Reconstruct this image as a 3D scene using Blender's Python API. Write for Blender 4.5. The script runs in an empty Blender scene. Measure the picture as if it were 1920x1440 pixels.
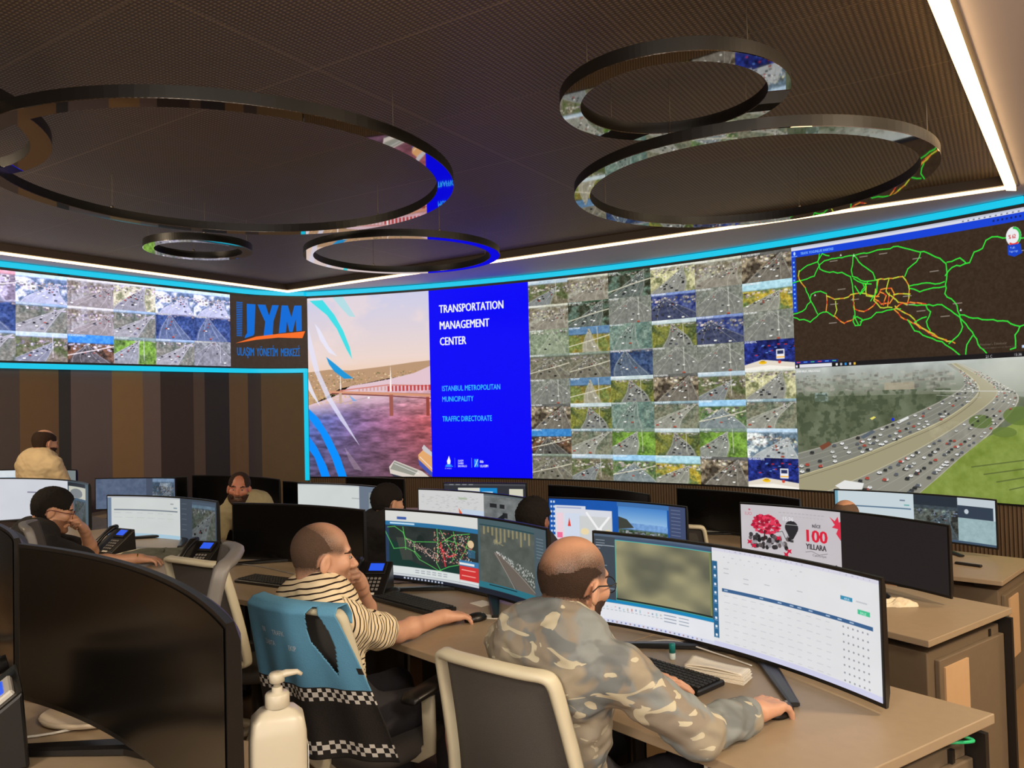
import bpy, math, random
import numpy as np
from mathutils import Vector, Matrix
SC = bpy.context.scene
COL = SC.collection
# ---------------------------------------------------------------- camera
F_PX = 1443.0; PITCH = math.atan(37/F_PX); ROLL = .024; CAM = np.array([0, 0, 1.64])
_fw = np.array([0, math.cos(PITCH), math.sin(PITCH)]); _r0 = np.array([1., 0, 0]); _u0 = np.cross(_r0, _fw)
_ri = _r0*math.cos(ROLL) - _u0*math.sin(ROLL); _up = _u0*math.cos(ROLL) + _r0*math.sin(ROLL)
cam = bpy.data.cameras.new('camera'); camo = bpy.data.objects.new('camera', cam); COL.objects.link(camo)
cam.sensor_width = 36; cam.lens = 36*F_PX/1920; cam.clip_start = .02; cam.clip_end = 60
camo.matrix_world = Matrix([[_ri[i], _up[i], -_fw[i], CAM[i]] for i in range(3)] + [[0, 0, 0, 1]])
SC.camera = camo
SC.view_settings.view_transform = 'Standard'; SC.view_settings.look = 'None'
SC.view_settings.gamma = 1; SC.view_settings.exposure = 0; SC.view_settings.use_curve_mapping = False
# ---------------------------------------------------------------- world, room lamps and added rear fill
W = bpy.data.worlds.new('world'); SC.world = W; W.use_nodes = True
W.node_tree.nodes['Background'].inputs[0].default_value = (.9, .8, .68, 1); W.node_tree.nodes['Background'].inputs[1].default_value = .06
def area(name, loc, target, sx, sy, power, color, spread=180):
    l = bpy.data.lights.new(name, 'AREA'); l.shape = 'RECTANGLE'; l.size = sx; l.size_y = sy
    l.energy = power; l.color = color; l.spread = math.radians(spread)
    o = bpy.data.objects.new(name, l); COL.objects.link(o); o.location = loc
    o.rotation_euler = (Vector(target) - Vector(loc)).to_track_quat('-Z', 'Y').to_euler()
    o['kind'] = 'structure'; return o
WARM = (1, .79, .54); NEUT = (1, .88, .72)
# recessed ceiling lamps of the room beside and behind the camera, and an added fill light at the rear wall to brighten the ceiling
area('ceiling_lamp', (1.4, -.9, 3.3), (.9, 1.8, .7), .9, .9, 120, NEUT)
area('ceiling_lamp', (-1.6, -1.2, 3.3), (-.9, 2.4, .8), .9, .9, 110, NEUT)
area('ceiling_lamp', (3.6, 1.6, 3.3), (2.0, 2.6, .6), .5, .5, 150, WARM)
area('ceiling_lamp', (5.2, 4.0, 3.3), (3.0, 4.4, .4), .5, .5, 90, WARM)
area('ceiling_lamp', (-5.2, 4.4, 3.3), (-4.6, 7.2, .8), .6, .6, 110, WARM)
area('rear_fill_light', (0, -3.9, 1.9), (0, 4, 2.7), 7, 2.2, 170, (1, .9, .8))
# ---------------------------------------------------------------- helpers
def ray(x, y): return _fw + _ri*(x-960)/F_PX - _up*(y-720)/F_PX
def at(x, y, Y):
    d = ray(x, y); return Vector(CAM + d*(Y/d[1]))
def atz(x, y, z):
    d = ray(x, y); return Vector(CAM + d*((z-1.64)/d[2]))
def V(*a): return Vector(a)
def empty(name, loc=(0, 0, 0), rz=0):
    o = bpy.data.objects.new(name, None); COL.objects.link(o); o.location = loc; o.rotation_euler = (0, 0, rz)
    o.empty_display_size = .05; return o
def tag(o, label=None, cat=None, group=None, kind=None):
    if label: o['label'] = label
    if cat: o['category'] = cat
    if group: o['group'] = group
    if kind: o['kind'] = kind
    return o
def thing(name, label, cat, loc=(0, 0, 0), rz=0, group=None): return tag(empty(name, loc, rz), label, cat, group)
def link(name, me, mat=None, parent=None, smooth=False):
    o = bpy.data.objects.new(name, me); COL.objects.link(o)
    if mat is not None:
        for m in (mat if isinstance(mat, (list, tuple)) else [mat]): me.materials.append(m)
    if smooth and len(me.polygons): me.polygons.foreach_set('use_smooth', [True]*len(me.polygons))
    if parent is not None: o.parent = parent          # parts are built in the thing's own coordinates
    return o
class MB:
    """collects shapes of one part"""
    def __init__(s): s.v = []; s.f = []; s.mi = []; s.cm = 0
    def add(s, vs, fs):
        n = len(s.v); s.v += [tuple(v) for v in vs]; s.f += [tuple(i+n for i in f) for f in fs]; s.mi += [s.cm]*len(fs); return s
    def box(s, c, d, M=None, bev=0):
        hx, hy, hz = d[0]/2, d[1]/2, d[2]/2; M = M or Matrix.Identity(3); c = Vector(c)
        if bev > 0:
            b = min(bev, hx*.9, hy*.9, hz*.9); vs = []; 
            prof = [(-hz, b), (-hz+b, 0), (hz-b, 0), (hz, b)]
            for z, o in prof:
                for (x, y) in ((-hx+o+b*.0, -hy+b+o*0), (-hx+b, -hy+o), (hx-b, -hy+o), (hx-o, -hy+b), (hx-o, hy-b), (hx-b, hy-o), (-hx+b, hy-o), (-hx+o, hy-b)):
                    vs.append(c + M @ V(x, y, z))
            fs = [tuple(range(7, -1, -1)), tuple(range(24, 32))]
            for k in range(3):
                for i in range(8): j = (i+1) % 8; fs.append((k*8+i, k*8+j, (k+1)*8+j, (k+1)*8+i))
            return s.add(vs, fs)
        vs = [c + M @ V(x, y, z) for z in (-hz, hz) for x, y in ((-hx, -hy), (hx, -hy), (hx, hy), (-hx, hy))]
        return s.add(vs, [(3, 2, 1, 0), (4, 5, 6, 7), (0, 1, 5, 4), (1, 2, 6, 5), (2, 3, 7, 6), (3, 0, 4, 7)])
    def prism(s, pts, z0, z1):
        n = len(pts); vs = [(p[0], p[1], z0) for p in pts] + [(p[0], p[1], z1) for p in pts]
        return s.add(vs, [tuple(range(n-1, -1, -1)), tuple(range(n, 2*n))] + [(i, (i+1) % n, n+(i+1) % n, n+i) for i in range(n)])
    def hexa(s, a, b):        # two matching quads
        return s.add(list(a)+list(b), [(3, 2, 1, 0), (4, 5, 6, 7), (0, 1, 5, 4), (1, 2, 6, 5), (2, 3, 7, 6), (3, 0, 4, 7)])
    def sweep(s, pts, ru, rv, n=10, closed=False, up=None, cap=True, pw=1):
        """tube of elliptic / squarish section along pts; ru, rv: numbers or lists"""
        P = [Vector(p) for p in pts]; m = len(P); vs = []; fs = []
        up = Vector(up) if up else None
        prev = None
        for i, p in enumerate(P):
            t = (P[(i+1) % m] - P[i-1]) if closed else (P[min(i+1, m-1)] - P[max(i-1, 0)])
            t.normalize()
            if up is not None: a = t.cross(up)
            elif prev is None: a = t.cross(V(0, 0, 1) if abs(t.z) < .9 else V(1, 0, 0))
            else: a = prev - t*prev.dot(t)
            if a.length < 1e-6: a = V(1, 0, 0)
            a.normalize(); b = a.cross(t).normalized(); prev = a
            r1 = ru[i] if isinstance(ru, (list, tuple)) else ru; r2 = rv[i] if isinstance(rv, (list, tuple)) else rv
            for k in range(n):
                th = 2*math.pi*(k+.5)/n; c, q = math.cos(th), math.sin(th)
                c = math.copysign(abs(c)**pw, c); q = math.copysign(abs(q)**pw, q)
                vs.append(p + a*(c*r1) + b*(q*r2))
        for i in range(m if closed else m-1):
            j = (i+1) % m
            for k in range(n): l = (k+1) % n; fs.append((i*n+k, i*n+l, j*n+l, j*n+k))
        if not closed and cap: fs += [tuple(range(n-1, -1, -1)), tuple(range((m-1)*n, m*n))]
        return s.add(vs, fs)
    def lathe(s, prof, c=(0, 0, 0), n=24, sx=1, sy=1, pw=1):
        vs = []; fs = []; m = len(prof)
        for r, z in prof:
            for k in range(n):
                th = 2*math.pi*k/n; cc, q = math.cos(th), math.sin(th)
                cc = math.copysign(abs(cc)**pw, cc); q = math.copysign(abs(q)**pw, q)
                vs.append((c[0]+cc*r*sx, c[1]+q*r*sy, c[2]+z))
        for i in range(m-1):
            for k in range(n): l = (k+1) % n; fs.append((i*n+k, i*n+l, (i+1)*n+l, (i+1)*n+k))
        fs += [tuple(range(n-1, -1, -1)), tuple(range((m-1)*n, m*n))]
        return s.add(vs, fs)
    def grid(s, fn, nu, nv):
        vs = [fn(i/nu, j/nv) for j in range(nv+1) for i in range(nu+1)]
        return s.add(vs, [(j*(nu+1)+i, j*(nu+1)+i+1, (j+1)*(nu+1)+i+1, (j+1)*(nu+1)+i) for j in range(nv) for i in range(nu)])
    def mesh(s, name):
        me = bpy.data.meshes.new(name); me.from_pydata(s.v, [], s.f); me.update()
        if any(s.mi): me.polygons.foreach_set('material_index', s.mi)
        return me
    def build(s, name, mat, parent=None, smooth=False): return link(name, s.mesh(name), mat, parent, smooth)
def bev(o, w=.004, seg=2):
    m = o.modifiers.new('bevel', 'BEVEL'); m.width = w; m.segments = seg; m.limit_method = 'ANGLE'; m.angle_limit = math.radians(40); return o
def tri(me):      # recompute outward normals
    import bmesh
    bm = bmesh.new(); bm.from_mesh(me); bmesh.ops.recalc_face_normals(bm, faces=bm.faces); bm.to_mesh(me); bm.free()
def catmull(P, n=8, closed=False):
    P = [Vector(p) for p in P]; m = len(P); out = []
    for i in range(m if closed else m-1):
        p0 = P[i-1] if (closed or i > 0) else P[0]; p1 = P[i]; p2 = P[(i+1) % m]; p3 = P[(i+2) % m] if (closed or i+2 < m) else P[-1]
        for k in range(n):
            t = k/n; out.append(.5*((2*p1) + (p2-p0)*t + (2*p0-5*p1+4*p2-p3)*t*t + (3*p1-p0-3*p2+p3)*t**3))
    if not closed: out.append(P[-1])
    return out
def copy_tree(o, parent=None):
    c = o.copy(); COL.objects.link(c); c.parent = parent
    for ch in list(o.children): copy_tree(ch, c)
    return c
# ---------------------------------------------------------------- materials
def srgb(c):
    if isinstance(c, str): c = [int(c[i:i+2], 16) for i in (0, 2, 4)]
    return tuple((x/255/12.92 if x/255 <= .04045 else ((x/255+.055)/1.055)**2.4) for x in c[:3])
MATS = {}
def mat(name, c, rough=.5, metal=0, noise=0, nscale=20, bump=0, bscale=200, spec=.5, coat=0, emit=None, es=1, trans=0, sheen=0):
    if name in MATS: return MATS[name]
    m = bpy.data.materials.new(name); m.use_nodes = True; nt = m.node_tree; N = nt.nodes; L = nt.links; b = N['Principled BSDF']
    col = srgb(c); b.inputs['Base Color'].default_value = (*col, 1); b.inputs['Roughness'].default_value = rough
    b.inputs['Metallic'].default_value = metal; b.inputs['Specular IOR Level'].default_value = spec
    b.inputs['Coat Weight'].default_value = coat; b.inputs['Transmission Weight'].default_value = trans
    if sheen: b.inputs['Sheen Weight'].default_value = sheen
    if emit: b.inputs['Emission Color'].default_value = (*srgb(emit), 1); b.inputs['Emission Strength'].default_value = es
    tc = N.new('ShaderNodeTexCoord')
    if noise:
        n = N.new('ShaderNodeTexNoise'); n.inputs['Scale'].default_value = nscale; n.inputs['Detail'].default_value = 4
        mx = N.new('ShaderNodeMix'); mx.data_type = 'RGBA'
        mx.inputs[6].default_value = (*[x*(1-noise) for x in col], 1); mx.inputs[7].default_value = (*[min(1, x*(1+noise)) for x in col], 1)
        L.new(tc.outputs['Object'], n.inputs['Vector']); L.new(n.outputs['Fac'], mx.inputs[0]); L.new(mx.outputs[2], b.inputs['Base Color'])
    if bump:
        n2 = N.new('ShaderNodeTexNoise'); n2.inputs['Scale'].default_value = bscale; n2.inputs['Detail'].default_value = 3
        bp = N.new('ShaderNodeBump'); bp.inputs['Strength'].default_value = bump; bp.inputs['Distance'].default_value = .01
        L.new(tc.outputs['Object'], n2.inputs['Vector']); L.new(n2.outputs['Fac'], bp.inputs['Height']); L.new(bp.outputs[0], b.inputs['Normal'])
    MATS[name] = m; return m
BLACK = mat('black_plastic', (22, 20, 19), .35, noise=.15, nscale=60, bump=.05, bscale=400)
GLOSSB = mat('gloss_black', (10, 9, 8), .22, noise=.1, spec=.35)
DESK = mat('desk_laminate', (158, 138, 112), .42, noise=.07, nscale=30, bump=.04, bscale=500)
DESKEDGE = mat('desk_edge', (120, 108, 92), .5, noise=.08)
CAB = mat('cabinet_taupe', (112, 96, 76), .55, noise=.08, nscale=25)
CABIN = mat('cabinet_inlay', (196, 160, 120), .6, noise=.05)
DARKM = mat('dark_metal', (46, 42, 38), .45, metal=.5, noise=.1)
CREAM = mat('cream_plastic', (206, 198, 172), .45, noise=.05, nscale=15)
GREYM = mat('grey_mesh_fabric', (84, 80, 76), .85, noise=.12, nscale=300, bump=.4, bscale=600)
GREYP = mat('grey_plastic', (120, 116, 112), .45, noise=.08)
PAPER = mat('white_paper', (226, 220, 208), .8, noise=.03)
WIREM = mat('white_cable', (205, 200, 190), .5, noise=.03)
# ---------------------------------------------------------------- screen painter
_tri_cache = {}
def text_tris(s):
    if s in _tri_cache: return _tri_cache[s]
    cu = bpy.data.curves.new('t', 'FONT'); cu.body = s; cu.resolution_u = 2
    o = bpy.data.objects.new('t', cu); COL.objects.link(o)
    dg = bpy.context.evaluated_depsgraph_get(); ev = o.evaluated_get(dg); me = ev.to_mesh()
    me.calc_loop_triangles()
    v = np.array([x.co[:2] for x in me.vertices]) if len(me.vertices) else np.zeros((0, 2))
    t = np.array([list(x.vertices) for x in me.loop_triangles]) if len(v) else np.zeros((0, 3), int)
    ev.to_mesh_clear(); bpy.data.objects.remove(o); bpy.data.curves.remove(cu)
    _tri_cache[s] = (v, t); return v, t
def fbm(h, w, sc, rng, octs=4, asp=None):
    out = np.zeros((h, w)); a = 1; tot = 0
    for o in range(octs):
        n0 = max(2, int(sc*2**o)); n1 = max(2, int(sc*2**o*(asp if asp else w/h)))
        g = rng.random((n0+1, n1+1)); y = np.linspace(0, n0-1e-4, h); x = np.linspace(0, n1-1e-4, w)
        yi = y.astype(int); xi = x.astype(int); fy = (y-yi)[:, None]; fx = (x-xi)[None]; fy = fy*fy*(3-2*fy); fx = fx*fx*(3-2*fx)
        q = g[yi][:, xi]*(1-fy)*(1-fx) + g[yi+1][:, xi]*fy*(1-fx) + g[yi][:, xi+1]*(1-fy)*fx + g[yi+1][:, xi+1]*fy*fx
        out += a*q; tot += a; a *= .55
    return out/tot
class Cv:
    """small raster canvas; drawn in user units (ux by uy), y down, sRGB 0-255"""
    def __init__(s, W, H, ux, uy, bg=(0, 0, 0)):
        s.W, s.H, s.sx, s.sy = W, H, W/ux, H/uy; s.a = np.zeros((H, W, 3)); s.a[:] = bg
    def _mix(s, x0, x1, y0, y1, cov, c): 
        r = s.a[y0:y1, x0:x1]; r += (np.array(c, float) - r)*cov[..., None]
    def rect(s, x0, y0, x1, y1, c, al=1):
        X0, X1, Y0, Y1 = x0*s.sx, x1*s.sx, y0*s.sy, y1*s.sy
        a, b, e, d = max(0, int(X0)), min(s.W, int(math.ceil(X1))), max(0, int(Y0)), min(s.H, int(math.ceil(Y1)))
        if b <= a or d <= e: return s
        cx = np.clip(np.minimum(np.arange(a, b)+1, X1)-np.maximum(np.arange(a, b), X0), 0, 1)
        cy = np.clip(np.minimum(np.arange(e, d)+1, Y1)-np.maximum(np.arange(e, d), Y0), 0, 1)
        s._mix(a, b, e, d, cy[:, None]*cx[None]*al, c); return s
    def poly(s, pts, c, al=1, ss=3):
        P = np.array(pts, float)*[s.sx, s.sy]
        a, b = max(0, int(P[:, 0].min())), min(s.W, int(P[:, 0].max())+2); e, d = max(0, int(P[:, 1].min())), min(s.H, int(P[:, 1].max())+2)
        if b <= a or d <= e: return s
        X = (np.arange((b-a)*ss)+.5)/ss+a; Y = (np.arange((d-e)*ss)+.5)/ss+e
        ins = np.zeros((len(Y), len(X)), bool); n = len(P)
        for i in range(n):
            x1, y1 = P[i]; x2, y2 = P[(i+1) % n]
            if y1 == y2: continue
            m = (Y >= min(y1, y2)) & (Y < max(y1, y2)); xs = x1+(Y-y1)*(x2-x1)/(y2-y1)
            ins ^= m[:, None] & (X[None] < xs[:, None])
        s._mix(a, b, e, d, ins.reshape(d-e, ss, b-a, ss).mean((1, 3))*al, c); return s
    def line(s, pts, w, c, al=1):
        P = np.array(pts, float)*[s.sx, s.sy]; r = w*(s.sx+s.sy)/4
        for (x1, y1), (x2, y2) in zip(P[:-1], P[1:]):
            a, b = max(0, int(min(x1, x2)-r-1)), min(s.W, int(max(x1, x2)+r+2)); e, d = max(0, int(min(y1, y2)-r-1)), min(s.H, int(max(y1, y2)+r+2))
            if b <= a or d <= e: continue
            X = np.arange(a, b)[None]+.5; Y = np.arange(e, d)[:, None]+.5; dx, dy = x2-x1, y2-y1; L2 = dx*dx+dy*dy+1e-9
            t = np.clip(((X-x1)*dx+(Y-y1)*dy)/L2, 0, 1); D = np.hypot(X-x1-t*dx, Y-y1-t*dy)
            s._mix(a, b, e, d, np.clip(r+.5-D, 0, min(1, 2*r))*al, c)
        return s
    def ell(s, x, y, rx, ry, c, al=1):
        return s.poly([(x+rx*math.cos(t*math.pi/10), y+ry*math.sin(t*math.pi/10)) for t in range(20)], c, al)
    def text(s, t, x, y, h, c, ws=1, al=1, bold=0, ss=3, rot=0, center=False):
        """x,y = left end of the base line, h = cap height"""
        v, T = text_tris(t)
        if not len(v): return s
        k = h/.72; q = v*[k*ws, -k]
        if center: q[:, 0] -= q[:, 0].max()/2
        if rot: cr, sr = math.cos(rot), math.sin(rot); q = np.stack([q[:, 0]*cr-q[:, 1]*sr, q[:, 0]*sr+q[:, 1]*cr], 1)
        P = (q+[x, y])*[s.sx, s.sy]
        for ox in ([0] if not bold else [-bold/2, bold/2]):
            Q = P+[ox*s.sx, 0]
            a, b = max(0, int(Q[:, 0].min())-1), min(s.W, int(Q[:, 0].max())+2); e, d = max(0, int(Q[:, 1].min())-1), min(s.H, int(Q[:, 1].max())+2)
            if b <= a or d <= e: return s
            ins = np.zeros(((d-e)*ss, (b-a)*ss), bool)
            for tr in T:
                A = Q[tr]; x0, x1 = A[:, 0].min(), A[:, 0].max(); y0, y1 = A[:, 1].min(), A[:, 1].max()
                i0, i1 = max(0, int((x0-a)*ss)), min(ins.shape[1], int((x1-a)*ss)+2); j0, j1 = max(0, int((y0-e)*ss)), min(ins.shape[0], int((y1-e)*ss)+2)
                if i1 <= i0 or j1 <= j0: continue
                X = ((np.arange(i0, i1)+.5)/ss+a)[None]; Y = ((np.arange(j0, j1)+.5)/ss+e)[:, None]
                w = [(A[(i+1) % 3, 0]-A[i, 0])*(Y-A[i, 1])-(A[(i+1) % 3, 1]-A[i, 1])*(X-A[i, 0]) for i in range(3)]
                ins[j0:j1, i0:i1] |= ((w[0] >= 0) & (w[1] >= 0) & (w[2] >= 0)) | ((w[0] <= 0) & (w[1] <= 0) & (w[2] <= 0))
            s._mix(a, b, e, d, ins.reshape(d-e, ss, b-a, ss).mean((1, 3))*al, c)
        return s
    def paste(s, o, x0, y0, x1, y1):
        a, b, e, d = int(round(x0*s.sx)), int(round(x1*s.sx)), int(round(y0*s.sy)), int(round(y1*s.sy))
        if b <= a or d <= e: return s
        xi = np.minimum((np.arange(b-a)+.5)/(b-a)*o.W, o.W-1).astype(int); yi = np.minimum((np.arange(d-e)+.5)/(d-e)*o.H, o.H-1).astype(int)
        src = o.a[yi][:, xi]; aa, ee = max(a, 0), max(e, 0); bb, dd = min(b, s.W), min(d, s.H)
        s.a[ee:dd, aa:bb] = src[ee-e:dd-e, aa-a:bb-a]; return s
    def noise(s, amt, sc=8, seed=0, x0=0, y0=0, x1=None, y1=None, octs=4, tint=(1, 1, 1), asp=None):
        a, e = int(x0*s.sx), int(y0*s.sy); b = s.W if x1 is None else int(x1*s.sx); d = s.H if y1 is None else int(y1*s.sy)
        n = fbm(d-e, b-a, sc, np.random.default_rng(seed), octs, asp)-.5
        s.a[e:d, a:b] += n[..., None]*amt*2*np.array(tint); np.clip(s.a, 0, 255, out=s.a); return s
    def grad(s, x0, y0, x1, y1, c0, c1, vert=True):
        a, b, e, d = int(x0*s.sx), int(x1*s.sx), int(y0*s.sy), int(y1*s.sy)
        if vert: t = np.linspace(0, 1, d-e)[:, None, None]
        else: t = np.linspace(0, 1, b-a)[None, :, None]
        s.a[e:d, a:b] = np.array(c0)*(1-t)+np.array(c1)*t; return s
def screen_mat():
    if 'lit_screen' in MATS: return MATS['lit_screen']
    m = bpy.data.materials.new('lit_screen'); m.use_nodes = True; nt = m.node_tree; b = nt.nodes['Principled BSDF']
    a = nt.nodes.new('ShaderNodeAttribute'); a.attribute_name = 'picture'
    nt.links.new(a.outputs['Color'], b.inputs['Emission Color']); b.inputs['Emission Strength'].default_value = 1.0
    b.inputs['Base Color'].default_value = (.004, .004, .004, 1); b.inputs['Roughness'].default_value = .5; b.inputs['Specular IOR Level'].default_value = .12
    m.cycles.emission_sampling = 'NONE'
    MATS['lit_screen'] = m; return m
def screen_mesh(name, cv, fn, parent=None, gain=1):
    """fn(U,V) arrays 0..1 (V down) -> (N,3) points; one colour per vertex"""
    H, W = cv.H, cv.W
    u, v = np.meshgrid(np.linspace(0, 1, W), np.linspace(0, 1, H)); P = fn(u.ravel(), v.ravel())
    idx = np.arange(H*W, dtype=np.int32).reshape(H, W)
    q = np.stack([idx[1:, :-1], idx[1:, 1:], idx[:-1, 1:], idx[:-1, :-1]], -1).reshape(-1)
    n = (H-1)*(W-1); me = bpy.data.meshes.new(name)
    me.vertices.add(H*W); me.vertices.foreach_set('co', P.astype(np.float32).ravel())
    me.loops.add(n*4); me.loops.foreach_set('vertex_index', q)
    me.polygons.add(n); me.polygons.foreach_set('loop_start', np.arange(n, dtype=np.int32)*4); me.polygons.foreach_set('loop_total', np.full(n, 4, np.int32))
    me.update(calc_edges=True)
    c = np.clip(cv.a/255, 0, 1); c = np.where(c <= .04045, c/12.92, ((c+.055)/1.055)**2.4)*gain
    at_ = me.color_attributes.new('picture', 'FLOAT_COLOR', 'POINT')
    at_.data.foreach_set('color', np.concatenate([c.reshape(-1, 3), np.ones((H*W, 1))], 1).astype(np.float32).ravel())
    return link(name, me, screen_mat(), parent)
# ---------------------------------------------------------------- pictures
def feed(W, H, k, tint=(1, 1, 1), bright=1.0):
    """one traffic camera picture; k = (seed, sky, skycol, groundA, groundB, vpx, vpy, bx0, bx1, road colour, cars, city)"""
    seed, sky, skc, ga, gb, vx, vy, b0, b1, rc, cars, city = k
    r = np.random.default_rng(seed); c = Cv(W, H, 1, 1, ga)
    n = fbm(H, W, 4, r, 4); m = np.clip((n-.5)*5+.5, 0, 1)[..., None]
    c.a = np.array(ga)*(1-m)+np.array(gb)*m; c.a *= (.75+.5*fbm(H, W, 18, r, 2))[..., None]
    hz = max(vy, sky)
    if city:
        for i in range(int(70*city)):
            x = r.random(); y = hz+.02+.3*r.random()**1.6*city; w = .02+.05*r.random(); h = .02+.06*r.random(); g = r.integers(70, 235)
            c.rect(x, y-h, x+w, y, (g, g*(.9+.1*r.random()), g*(.8+.25*r.random())), .85)
    if sky > 0: c.rect(0, 0, 1, sky, skc); c.rect(0, sky-.02, 1, sky+.03, np.array(skc)*.7, .5)
    bend = (r.random()-.5)*.25
    def cen(t): return (b0+b1)/2*(1-t)+vx*t+bend*math.sin(math.pi*t)*(1-t)
    def wid(t): return (b1-b0)/2*(1-t)**1.15+.012
    T = [i/14 for i in range(15)]; yy = lambda t: 1-(1-vy)*t**.8
    L = [(cen(t)-wid(t), yy(t)) for t in T]; R = [(cen(t)+wid(t), yy(t)) for t in T]
    c.poly([(x-.03*(1-t), y) for (x, y), t in zip(L, T)]+[(x+.03*(1-t), y) for (x, y), t in zip(R, T)][::-1], np.array(ga)*.6+70, .7)
    c.poly(L+R[::-1], rc)
    for f in (-.97, -.5, 0, .5, .97):
        c.line([(cen(t)+f*wid(t), yy(t)) for t in T], .008 if f else .022, (215, 212, 200) if f else np.array(rc)*.6+60, .55)
    for i in range(cars):
        t = r.random()**.7*.92; f = (r.integers(0, 8)+.5)/4-1; x = cen(t)+f*wid(t)*.85; y = yy(t); s = .055*(1-t)+.012
        col = [(235, 235, 235), (40, 40, 45), (240, 240, 240), (110, 105, 100), (90, 95, 110), (20, 20, 25), (228, 228, 232), (160, 70, 55), (60, 64, 70)][r.integers(0, 9)]
        c.rect(x-s*.5, y-s*.7, x+s*.5, y+s*.1, (25, 25, 28), .6); c.rect(x-s*.45, y-s*.9, x+s*.45, y-s*.15, col)
    if seed % 3 == 0: c.line([(0, .75), (.5+.2*r.random(), .52), (1, .38)], .03, (205, 200, 185), .9)
    if seed % 4 == 1: c.line([(.7, .05), (.71, .85)], .018, (200, 200, 195), .8)
    c.noise(26, 12, seed+9, octs=3)
    c.a = np.clip(c.a*bright*np.array(tint), 0, 255)
    return c
SITES = ['D100 HALKALI', 'D100 TOPKAPI', 'TEM SEYRANTEPE', 'D100 MECIDIYEKOY', 'TEM HADIMKOY 1', 'D100 CAGLAYAN', 'D100 BESYOL', 'D100 UZUNCAYIR', 'TEM CAMLICA GIS.', 'D100 HALIC HALICIOGLU', '0.00M CD. BAKKOY', 'TEM LEVENT']
G_ = (86, 96, 62); B_ = (120, 112, 96); D_ = (52, 56, 44); Y_ = (168, 150, 60); C_ = (150, 148, 140)
R_ = (128, 128, 126)
KINDS = {
 'a': (1, .16, (175, 195, 215), G_, B_, .75, .3, -.1, .55, (122, 126, 130), 16, .8),
 'b': (2, .1, (200, 200, 190), B_, C_, .95, .25, -.1, .95, (136, 130, 122), 22, 1),
 'c': (3, .05, (60, 90, 70), D_, (90, 110, 100), .85, .02, -.05, .75, (92, 100, 98), 40, .4),
 'd': (4, .08, (210, 212, 208), (120, 124, 90), (190, 186, 150), .75, .1, .0, .75, (134, 134, 132), 26, 1),
 'e': (5, .0, (0, 0, 0), (112, 116, 112), (126, 130, 124), .55, .0, -.3, 1.2, (120, 122, 120), 14, 0),
 'f': (6, .12, (215, 160, 160), (190, 185, 195), (120, 110, 120), .75, .2, .0, .8, (120, 122, 132), 34, 1),
 'g': (7, .28, (165, 205, 225), (92, 112, 70), (170, 150, 60), .75, .35, -.2, .7, (140, 140, 134), 28, .6),
 'h': (8, .0, (0, 0, 0), (124, 136, 118), (140, 150, 130), .6, .1, .2, .9, (136, 146, 128), 6, .3),
 'i': (9, .3, (90, 125, 165), (134, 120, 60), (110, 122, 66), .5, .1, .35, .75, (150, 146, 132), 4, .2),
 'j': (10, .0, (0, 0, 0), (88, 112, 108), (120, 140, 132), .6, -.1, .1, .7, (112, 128, 124), 20, 0),
 'k': (11, .05, (150, 150, 160), (44, 60, 96), (60, 80, 120), .35, .0, .1, .9, (84, 98, 120), 16, .2),
 'l': (12, .1, (128, 140, 130), (104, 104, 92), (118, 114, 100), .5, .2, -.2, 1.1, (112, 108, 98), 30, .3),
 'm': (13, .15, (190, 205, 215), (76, 88, 54), (120, 122, 60), .45, .15, .25, .9, (124, 126, 124), 36, .4),
 'n': (14, .1, (95, 95, 95), (60, 52, 44), (150, 136, 116), .8, .1, .1, 1.0, (110, 104, 98), 40, .7),
 'o': (15, .3, (60, 130, 200), (44, 40, 36), (110, 80, 60), .4, .34, .1, .9, (84, 82, 80), 12, .8),
 'p': (16, .1, (140, 165, 180), (96, 104, 90), (120, 120, 104), .95, .12, -.25, .55, (140, 140, 134), 18, .4),
 'q': (17, .12, (120, 140, 130), (112, 150, 60), (84, 110, 54), .6, .12, -.3, .55, (132, 136, 132), 30, .1),
 'r': (18, .22, (150, 195, 235), (70, 96, 60), (110, 128, 84), .5, .3, -.2, 1.0, (120, 130, 136), 22, 1),
 's': (19, .1, (120, 140, 200), (30, 44, 110), (70, 80, 130), .3, .2, -.2, 1.2, (60, 66, 96), 34, .9),
 't': (20, .14, (180, 205, 235), (90, 110, 130), (220, 225, 230), .8, .3, .1, 1.0, (165, 170, 178), 30, 1),
}
def bus_feed(W, H):
    c = Cv(W, H, 1, 1, (28, 40, 110)); c.noise(60, 8, 5, tint=(.6, .8, 1.6)); r = np.random.default_rng(4)
    for i in range(26):
        x, y = r.random(), .1+.4*r.random(); c.rect(x, y, x+.05, y+.035, [(30, 60, 170), (10, 15, 40), (90, 130, 210), (200, 40, 40)][i % 4])
    c.poly([(0, .82), (.35, .66), (1, .8), (1, 1), (0, 1)], (225, 215, 200)); c.poly([(0, .93), (.5, .85), (1, .95), (1, 1), (0, 1)], (245, 240, 230))
    c.rect(.64, .34, .8, .66, (235, 235, 240)); c.rect(.66, .38, .78, .5, (40, 50, 90)); c.rect(.64, .58, .8, .62, (250, 180, 40))
    c.ell(.37, .76, .08, .05, (240, 190, 20)); c.ell(.37, .72, .05, .03, (200, 150, 20)); c.ell(.7, .76, .03, .05, (210, 70, 50)); return c
def add_site(c, i, W):
    s = SITES[i % len(SITES)]; c.text(s, .02, .075, .06, (245, 245, 245), ws=.62*c.H/c.W*1.25, bold=.004); return c
def feed_of(ch, W, H, i, tint=(1, 1, 1), bright=1.0):
    if ch == 'X': c = bus_feed(W, H)
    else: c = feed(W, H, KINDS[ch], tint, bright)
    return add_site(c, i, W)
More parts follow.
